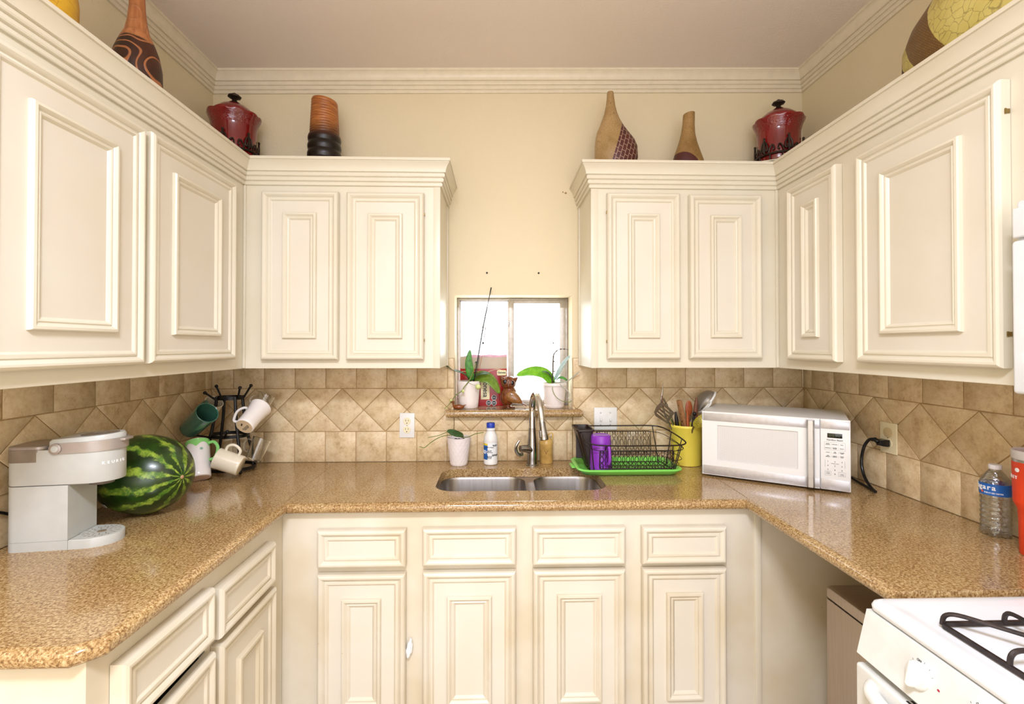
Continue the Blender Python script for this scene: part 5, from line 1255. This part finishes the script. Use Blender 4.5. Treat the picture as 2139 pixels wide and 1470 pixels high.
def canister(x, y, z, label, R=.088, rz=0, legs=0):
    o = thing('canister', label, 'canister', (x, y, z), rz)
    def wav(r, zz_, a): 
        f = max(0, (zz_ - .240) / .03); f = min(f, 1)
        return (r * (1 + .028 * f * abs(math.cos(5 * a))), zz_ + .006 * f * abs(math.cos(5 * a)))
    bm = B(); lathe(bm, [(R * .90, .008), (R * .97, .012), (R, .03), (R * .985, .12), (R, .19), (R * 1.04, .222), (R * 1.10, .245), (R * 1.16, .262), (R * 1.18, .269), (R * 1.165, .275), (R * 1.10, .274), (R * 1.02, .264)], seg=80, fn=wav, cap1=True)
    bm.transform(SZc); obj('canister_body', bm, 'red_glaze', o, w=False, sharp=60)
    bm = B(); lathe(bm, [(R * 1.05, .268), (R * 1.02, .276), (R * .88, .294), (R * .62, .314), (R * .36, .327), (R * .2, .332), (.002, .334)], seg=56); bm.transform(Matrix.Translation((0, 0, -.070))); ld_ = obj('lid', bm, 'red_glaze', o, w=False)
    bm = B(); lathe(bm, [(.026, .326), (.022, .332), (.012, .338), (.009, .346), (.016, .352), (.025, .356), (.0265, .360), (.022, .365), (.010, .369), (.007, .374), (.002, .377)], seg=28, fn=lambda r, z, a: (r * (1 + .05 * math.cos(8 * a) * (z > .35)), z - .068)); obj('knob', bm, 'bronze', ld_, w=False)
    # openwork iron stand
    bm = B()
    for z0, rr_ in ((.004, R + .008), (.040, R + .007)): tube(bm, [(rr_ * math.cos(a), rr_ * math.sin(a), z0) for a in [2 * PI * k / 48 for k in range(48)]], .0048, 8, closed=True)
    for k in range(6):
        a0 = 2 * PI * k / 6 + .26
        def Pc(da, z_): return Vector(((R + .008) * math.cos(a0 + da), (R + .008) * math.sin(a0 + da), z_))
        for s_ in (1, -1):
            tube(bm, smooth_path([Pc(0, .10), Pc(s_ * .12, .085), Pc(s_ * .16, .062), Pc(s_ * .08, .055), Pc(s_ * .05, .070)], 4), .0036, 6)
            tube(bm, smooth_path([Pc(s_ * .20, .044), Pc(s_ * .30, .070), Pc(s_ * .40, .074), Pc(s_ * .44, .058), Pc(s_ * .36, .052)], 4), .0034, 6)
        tube(bm, [Pc(0, .045), Pc(0, .108)], .0042, 6); ball(bm, Pc(0, .110), .0055, u=10, v=8)
    for k in range(12):
        a = 2 * PI * k / 12; tube(bm, [((R + .008) * math.cos(a), (R + .008) * math.sin(a), .004), ((R + .007) * math.cos(a), (R + .007) * math.sin(a), .040)], .003, 6)
    if legs:
        for k in range(4):
            a = PI / 4 + PI / 2 * k; tube(bm, [((R - .004) * math.cos(a), (R - .004) * math.sin(a), -legs), ((R + .006) * math.cos(a), (R + .006) * math.sin(a), .006)], .005, 8)
    obj('iron_stand', bm, 'bronze', o, w=False, merge=False); return o
canister(-1.148, 2.135, DK + .060, 'deep red lidded canister in the left corner on top of the cabinets', rz=.3, legs=.060)
# wire shelf propping the right canister
ws = thing('wire_shelf', 'cream coated wire shelf standing askew under the right red canister', 'wire shelf', (1.26, 2.12, DK))
bm = B(); zs = DK + .062; Ms = Matrix.Translation((1.25, 2.105, 0)) @ Matrix.Rotation(-.52, 4, 'Z')
for i in range(13):
    x = -.15 + i * .025; tube(bm, [Ms @ Vector((x, -.10, zs - .003)), Ms @ Vector((x, .10, zs - .003))], .0018, 6)
for y in (-.10, 0, .10): tube(bm, [Ms @ Vector((-.155, y, zs)), Ms @ Vector((.155, y, zs))], .0032, 8)
for x in (-.15, .15):
    for y in (-.10, .10): tube(bm, [Ms @ Vector((x, y, DK)), Ms @ Vector((x, y, zs))], .0028, 8)
obj('shelf_wires', bm, 'cabinet', ws, merge=False)
o = canister(1.262, 2.130, DK + .0655, 'deep red lidded canister on the wire shelf in the right corner', rz=.15)

# carved wooden vase on the left cabinets
g = Mat('carved_wood_with_dark_swirls'); v = g.coord('Object'); g.set(Roughness=.38); s = g.n('SeparateXYZ'); g.l(v, s.inputs[0])
grain = g.ramp(g.noise(g.coord('Object', (40, 40, 5)), 2, 4), [(.3, '9A5A30'), (.7, 'C58350')])
nz = g.n('TexNoise'); nz.inputs['Scale'].default_value = 7; nz.inputs['Detail'].default_value = 1; g.l(v, nz.inputs['Vector'])
rings = g.math('FRACT', g.math('MULTIPLY', g.math('ADD', nz.outputs['Fac'], g.math('MULTIPLY', s.outputs[2], .9)), 9))
line = g.ramp(g.math('ABSOLUTE', g.math('SUBTRACT', rings, .5)), [(.36, (0, 0, 0)), (.42, (1, 1, 1))])
darkw = g.ramp(g.noise(v, 12, 3), [(.35, '241009'), (.65, '4E2614')])
sw1 = g.mix(line, darkw, 'A8683E')
zm = g.math('ADD', s.outputs[2], g.math('MULTIPLY', g.math('SUBTRACT', g.noise(v, 9, 1), .5), .25))
low_ = g.ramp(g.math('DIVIDE', zm, .5), [(.52, (1, 1, 1)), (.54, (0, 0, 0))])
g.col(g.mix(low_, grain, sw1)); g.bump(line, .4, .003); MAT['carved'] = g.m
o = thing('carved_vase', 'tall brown wooden vase carved with dark swirls on the left cabinets', 'vase', (-1.175, 1.602, DK))
bm = B(); lathe(bm, [(.045, 0), (.048, .004), (.064, .06), (.070, .12), (.069, .17), (.061, .215), (.049, .25), (.034, .285), (.027, .32), (.023, .36), (.020, .42), (.020, .49), (.022, .53), (.019, .532), (.017, .50)], seg=56); obj('vase_body', bm, 'carved', o, w=False)
MAT['gourd_yellow'] = crackle('mustard_yellow_glaze', 'D8A92C', 'B88416', '8A5C10', 14, .01, rough=.2)
o = thing('round_vase', 'round mustard yellow vase, left of the carved wooden vase', 'vase', (-1.175, 1.268, DK))
bm = B(); lathe(bm, [(.045, 0), (.050, .003), (.066, .05), (.076, .11), (.077, .16), (.071, .21), (.056, .25), (.038, .275), (.030, .29), (.026, .33), (.030, .35), (.026, .351), (.022, .32)], seg=56); obj('vase_body', bm, 'gourd_yellow', o, w=False)
# big banded vase on the right
def bands(m, v, c):
    s = m.n('SeparateXYZ'); m.l(v, s.inputs[0]); y, z = s.outputs[1], s.outputs[2]
    q = m.math('ADD', y, m.math('MULTIPLY', m.math('POWER', m.math('SUBTRACT', z, .22), 2), 1.6)); q = m.math('SUBTRACT', q, m.math('MULTIPLY', z, .25))
    a_ = m.math('SUBTRACT', 1.0, m.math('MULTIPLY', m.math('GREATER_THAN', q, .03), m.math('LESS_THAN', q, .14)))
    br = m.n('TexBrick'); br.inputs['Scale'].default_value = 1; br.inputs['Brick Width'].default_value = .014; br.inputs['Row Height'].default_value = .008; br.inputs['Mortar Size'].default_value = .0007
    br.inputs['Color1'].default_value = lin('6E4C20'); br.inputs['Color2'].default_value = lin('7C5828'); br.inputs['Mortar'].default_value = lin('46300F')
    cb = m.n('CombineXYZ'); m.l(m.math('ADD', y, z), cb.inputs[0]); m.l(m.math('SUBTRACT', z, y), cb.inputs[1]); m.l(cb.outputs[0], br.inputs['Vector'])
    e_ = m.math('MULTIPLY', m.math('GREATER_THAN', q, .19), 1.0)
    c2 = m.mix(a_, br.outputs['Color'], c); return m.mix(e_, c2, '4A1A18')
MAT['banded'] = crackle('yellow_crackle_and_brown_weave_bands', 'D2C274', 'BBA850', '77643A', 42, .05, bands, .35)
o = thing('banded_vase', 'large wide vase with yellow crackle and brown woven bands on the right cabinets', 'vase', (1.322, 1.255, DK))
bm = B(); blend_loft(bm, [(0, 0, 0, .07, .15), (.004, 0, 0, .08, .165), (.06, 0, 0, .100, .225), (.12, 0, 0, .110, .252), (.17, 0, 0, .110, .250), (.22, 0, 0, .100, .222), (.27, 0, -.01, .082, .165), (.31, 0, -.015, .065, .115), (.35, 0, -.02, .05, .075), (.40, 0, -.02, .035, .045), (.46, 0, -.02, .030, .032), (.462, 0, -.02, .026, .028), (.43, 0, -.02, .022, .022)], 64)
obj('vase_body', bm, 'banded', o, w=False)

# ------------------------------------------------------------------ right side: bottle, tumbler
wb = thing('water_bottle', 'clear plastic water bottle with blue label against the right wall', 'bottle', (1.413, 1.338, CT)); c0 = (1.413, 1.338, CT + .0005)
pr = [(.020, .004), (.027, .0), (.032, .006), (.0335, .014)]
for i in range(22): z = .020 + i * .0042; pr.append((.0325 + .0012 * math.sin(i * 1.9), z))
pr += [(.0335, .114), (.0338, .120), (.0338, .148), (.033, .152), (.030, .160), (.023, .172), (.0155, .182), (.0125, .186), (.0120, .190)]
bm = B(); lathe(bm, pr, c0, 40, fn=lambda r, z, a: (r * (1 + (.05 * math.cos(5 * a) if z < .008 else 0)), z + (.006 * (1 - abs(math.cos(2.5 * a))) if z < .008 else 0)), cap1=False); obj('bottle_body', bm, 'clear_plastic', wb, sharp=60, solid=.0006)
MAT['cap_white'] = plain('translucent_white_cap', 'E9E6E4', .4)
bm = B(); lathe(bm, [(.0142, .188), (.0145, .189), (.0145, .1985), (.0135, .200)], c0, 40, fn=lambda r, z, a: (r * (1 + .015 * math.cos(30 * a)), z)); obj('screw_cap', bm, 'cap_white', wb, sharp=50)
bm = B(); n_ = 56
ro = [[Vector((c0[0] + r * math.cos(2 * PI * i / n_), c0[1] + r * math.sin(2 * PI * i / n_), c0[2] + z)) for i in range(n_)] for r, z in ((.0342, .117), (.0345, .117), (.0345, .149), (.0342, .149), (.0342, .117))]
loft(bm, ro, False, False); lb = obj('label', bm, 'label_blue', wb, sharp=60)
for i, ch in enumerate('Niagara'):
    text('brand_print', ch, .0195, 'white_print', lb, on_cyl(c0, .0347, -4.28 + i * .30, c0[2] + .1385), ext=.0006, bold=.0004)
for i, ch in enumerate('PURIFIED WATER'):
    text('small_print', ch, .0052, 'white_print', lb, on_cyl(c0, .0347, -3.05 + i * .085, c0[2] + .1240), ext=.0004, bold=.0001)
MAT['drop_orange'] = plain('orange_drop_print', 'D8582A', .4)
bm = B(); lathe(bm, [(.0032, 0), (.0032, .0007)], M=on_cyl(c0, .0345, -3.25, c0[2] + .1255), seg=16); obj('drop_mark', bm, 'drop_orange', lb)
tm = thing('tumbler', 'bright red-orange insulated tumbler with steel band at the right frame edge', 'tumbler', (1.383, 1.200, CT)); c0 = (1.383, 1.200, CT + .0005)
MAT['orange_red'] = plain('powder_coated_red_orange', 'E2421C', .4, 0, .02)
bm = B(); lathe(bm, [(.036, 0), (.0375, .003), (.0385, .09), (.040, .115), (.047, .130), (.0485, .137), (.0500, .235), (.0500, .238)], c0, 56); obj('tumbler_body', bm, 'orange_red', tm, sharp=40)
bm = B(); lathe(bm, [(.0498, .238), (.0500, .2445), (.0495, .245)], c0, 56); obj('steel_band', bm, 'steel', tm)
MAT['lid_frost'] = plain('frosted_lid_plastic', 'DAD4D4', .3)
bm = B(); lathe(bm, [(.0500, .2452), (.0512, .248), (.0512, .266), (.0495, .268), (.0465, .266), (.0455, .256)], c0, 56, cap1=False); ld_ = obj('lid', bm, 'lid_frost', tm, sharp=50)
bm = B(); lathe(bm, [(.0462, .253), (.0462, .256)], c0, 48); obj('lid_top', bm, 'orange_red', ld_)
bm = B(); tube(bm, smooth_path([(1.383, 1.152, CT + .225), (1.383, 1.118, CT + .222), (1.383, 1.105, CT + .19), (1.383, 1.112, CT + .14), (1.383, 1.155, CT + .130)], 6), .0085, 12); obj('tumbler_handle', bm, 'orange_red', tm)
for i, ch in enumerate('STANLEY'):
    text('brand_print', ch, .0115, 'white_print', tm, on_cyl(c0, .0498, -4.52 + i * .19, c0[2] + .198), ext=.0006, bold=.0002)
bm = B(); ball(bm, (c0[0] - .0497, c0[1] + .008, c0[2] + .218), (.0008, .0055, .0055)); obj('crest_print', bm, 'white_print', tm)
# tall pink bottle behind the tumbler, only its pale edge shows
# ------------------------------------------------------------------ range
st_ = thing('gas_range', 'white freestanding gas range with black grates at the lower right', 'range', (1.12, .66, 0))
SX0, SX1, SY0, SY1 = .800, 1.455, .285, 1.034
bm = B(); box(bm, (.815, SY0, .02), (SX1, SY1, .885), .003); obj('range_body', bm, 'white_enamel', st_)
bm = B(); loft(bm, [[Vector((x, y, z)) for x, y in rrect(SX0 + i, SY0 + i * .3, SX1, SY1 - i, .022, 6)] for z, i in ((.884, .006), (.887, .001), (.896, .0), (.903, .003), (.9065, .009), (.908, .018), (.9075, .03), (.9045, .042))])
ct_ = obj('cooktop', bm, 'white_enamel', st_, sharp=60)
# control panel slopes outwards
bm = B(); prof_ = [(.812, .8825), (.7985, .8825), (.776, .790), (.780, .786), (.812, .786)]
loft(bm, [[Vector((x, y, z)) for x, z in prof_] for y in (SY0 + .002, SY1 - .003)]); cp = obj('control_panel', bm, 'dirty_enamel', st_, sharp=30)
nrm = Vector((-.0925, 0, .0225)).normalized(); RK = Matrix.Rotation(PI / 2, 4, 'Z')
MAT['red_ink'] = plain('red_dot', 'B0203C', .4)
knob_ys = [.888, .775, .53, .415]
for i, y in enumerate(knob_ys):
    p = Vector((.7872, y, .8355)); M = orient(p, nrm)
    zl = (M.inverted().to_3x3() @ Vector((0, 0, 1))); KR = Matrix.Rotation(math.atan2(zl.y, zl.x), 4, 'Z')
    kb = B(); lathe(kb, [(.0245, 0), (.0245, .005), (.0225, .008), (.0205, .009)], M=M, seg=36)
    k_ = obj('knob', kb, 'dirty_enamel', cp)
    kb = B(); box(kb, (-.0235, -.0065, .0), (.0235, .0065, .020), .006, 4, M=M @ KR @ Matrix.Translation((0, 0, .004))); obj('knob_grip', kb, 'dirty_enamel', k_)
    kb = B()
    for a in range(9):
        aa = math.radians(25 + a * 27); box(kb, (.0255, -.0004, 0), (.0285, .0004, .0003), M=M @ Matrix.Rotation(aa, 4, 'Z'))
    obj('dial_marks', kb, 'ink', cp, merge=False)
    kb = B(); ball(kb, p + Vector((-.0005, -.040, .0)), (.0008, .0028, .0022)); obj('indicator_dot', kb, 'red_ink', cp)
    text('dial_print', 'OFF', .006, 'ink', cp, Matrix.Translation(p + Vector((-.0035, 0.0, .0285)) - nrm * .004) @ Matrix.Rotation(-PI / 2, 4, 'Z') @ FACE_MY, ext=.0004)
# oven door with vents and handle
bm = B(); box(bm, (.772, SY0 + .006, .16), (.812, SY1 - .004, .772), .006, 3); od = obj('oven_door', bm, 'dirty_enamel', st_)
bm = B(); box(bm, (.7705, .44, .33), (.773, .88, .60), .001); obj('oven_window', bm, 'black_gloss', od)
bm = B()
tube(bm, smooth_path([(.778, .985, .748), (.764, .975, .746), (.756, .955, .744), (.751, .90, .742), (.748, .66, .741), (.751, .42, .742), (.756, .365, .744), (.764, .345, .746), (.778, .335, .748)], 5), .0145, 14); obj('door_handle', bm, 'dirty_enamel', od)
for k in range(3):
    bm = B()
    for y in (.76, .56): box(bm, (.780 + .009 * k, y, .7715), (.7845 + .009 * k, y + .15, .7728), .0003, 1)
    obj('vent_slot', bm, 'black', od, merge=False)
bm = B(); box(bm, (.775, SY0 + .006, .03), (.812, SY1 - .004, .152), .005, 3); obj('storage_drawer', bm, 'dirty_enamel', st_)
# grates and burners
def grate(cx, cy, hw=.128):
    g_ = B(); zt_ = .9075
    pts = rrect(cx - hw, cy - hw, cx + hw, cy + hw, .012, 3)
    r0 = [Vector((x, y, zt_)) for x, y in pts]; ins = rrect(cx - hw + .006, cy - hw + .006, cx + hw - .006, cy + hw - .006, .008, 3)
    r1 = [Vector((x, y, zt_ + .008)) for x, y in pts]; r2 = [Vector((x, y, zt_ + .008)) for x, y in ins]; r3 = [Vector((x, y, zt_)) for x, y in ins]
    loft(g_, [r0, r1, r2, r3, r0], False, False)
    def finger(a, b):
        ax, ay = a; bx, by = b
        P_ = smooth_path([(ax, ay, zt_ + .004), (ax + (bx - ax) * .03, ay + (by - ay) * .03, zt_ + .022), (ax + (bx - ax) * .16, ay + (by - ay) * .16, zt_ + .030), (ax + (bx - ax) * .5, ay + (by - ay) * .5, zt_ + .029), (bx, by, zt_ + .027)], 4)
        tube(g_, P_, .0042, 8)
    e = hw - .004
    for sx_, sy_ in ((-1, 1), (1, 1), (1, -1), (-1, -1)): finger((cx + sx_ * e, cy + sy_ * e), (cx + sx_ * .022, cy + sy_ * .022))
    for sx_, sy_ in ((0, 1), (1, 0), (0, -1), (-1, 0)): finger((cx + sx_ * e, cy + sy_ * e), (cx + sx_ * .018, cy + sy_ * .018))
    gr = obj('grate', g_, 'cast_iron', ct_, merge=False)
    bm = B(); lathe(bm, [(.062, .9055), (.060, .908), (.045, .909)], (cx, cy, 0), 40); bo = obj('burner', bm, 'nickel', ct_)
    bm = B(); lathe(bm, [(.036, .909), (.042, .912), (.044, .921), (.040, .927), (.015, .929), (.002, .929)], (cx, cy, 0), 40); obj('burner_cap', bm, 'cast_iron', bo) if False else obj('burner_cap', bm, 'cast_iron', ct_)
grate(.985, .795); grate(.985, .50); grate(1.27, .795); grate(1.27, .50)
# over-the-range hood microwave
hdm = thing('range_hood', 'white over-range hood microwave edge at the right frame edge', 'range hood', (1.28, .62, 1.349))
bm = B(); box(bm, (1.112, .262, 1.352), (XR - .001, 1.006, 1.762), .008, 3); obj('hood_body', bm, 'white_enamel', hdm)
bm = B(); box(bm, (1.096, .262, 1.349), (1.116, 1.002, 1.674), .008, 3); obj('hood_door', bm, 'white_enamel', hdm)
bm = B(); box(bm, (1.100, .262, 1.680), (1.116, 1.002, 1.744), .004, 3); vp = obj('vent_grille', bm, 'white_enamel', hdm)
# ------------------------------------------------------------------ trash bin in the dishwasher gap
tb = thing('trash_bin', 'slim stainless steel trash bin standing in the gap beside the range', 'trash bin', (1.22, 1.39, 0))
def bn(z, i=0): return [Vector((x, y, z)) for x, y in rrect(1.082 + i, 1.215 + i, 1.400 - i, 1.585 - i, .022, 6)]
bm = B(); loft(bm, [bn(.025), bn(.622)]); obj('bin_body', bm, 'can_steel', tb, sharp=50)
bm = B(); loft(bm, [bn(.0, .004), bn(.024, .004)]); obj('bin_base', bm, 'black', tb, sharp=50)
bm = B(); loft(bm, [bn(.6222, .004), bn(.628, .004)]); obj('lid_gap', bm, 'black', tb, sharp=50)
bm = B(); loft(bm, [bn(.628), bn(.652), bn(.658, .004)]); obj('bin_lid', bm, 'can_steel', tb, sharp=50)
bm = B(); box(bm, (1.075, 1.34, .008), (1.10, 1.46, .016), .003); obj('pedal', bm, 'black', tb)
# crumpled plastic scrap at the door edge
random.seed(3)
bm = B(); t = bmesh.new(); bmesh.ops.create_icosphere(t, subdivisions=3, radius=1)
for v_ in t.verts:
    n_ = 1 + .35 * mnoise.noise(v_.co * 2.2) + .18 * mnoise.noise(v_.co * 6); v_.co = Vector((v_.co.x * .0095 * n_ * (1 - .3 * v_.co.z), v_.co.y * .0075 * n_, v_.co.z * .033 * n_))
t.transform(Matrix.Rotation(.12, 4, 'Y')); t.transform(Matrix.Translation((-.3045, 1.694, .408))); add(bm, t)
tag(obj('plastic_scrap', bm, 'label_white', sharp=20), 'crumpled white plastic scrap caught at the edge of the leftmost sink cabinet door', 'plastic scrap')

# ------------------------------------------------------------------ groups of repeats
GROUPS = {'mug': 'mugs hanging on the mug rack', 'glass_mug': 'mugs hanging on the mug rack', 'canister': 'red canisters on the cabinets', 'potted_orchid': 'orchids on the window sill',
          'wall_cabinet': 'cream wall cabinets', 'base_cabinet': 'cream base cabinets', 'power_outlet': 'power outlets on the tiles', 'utensil': 'utensils in the yellow canister'}
for o in list(SC.objects):
    k_ = o.name.split('.')[0]
    if o.parent is None and k_ in GROUPS: o['group'] = GROUPS[k_]
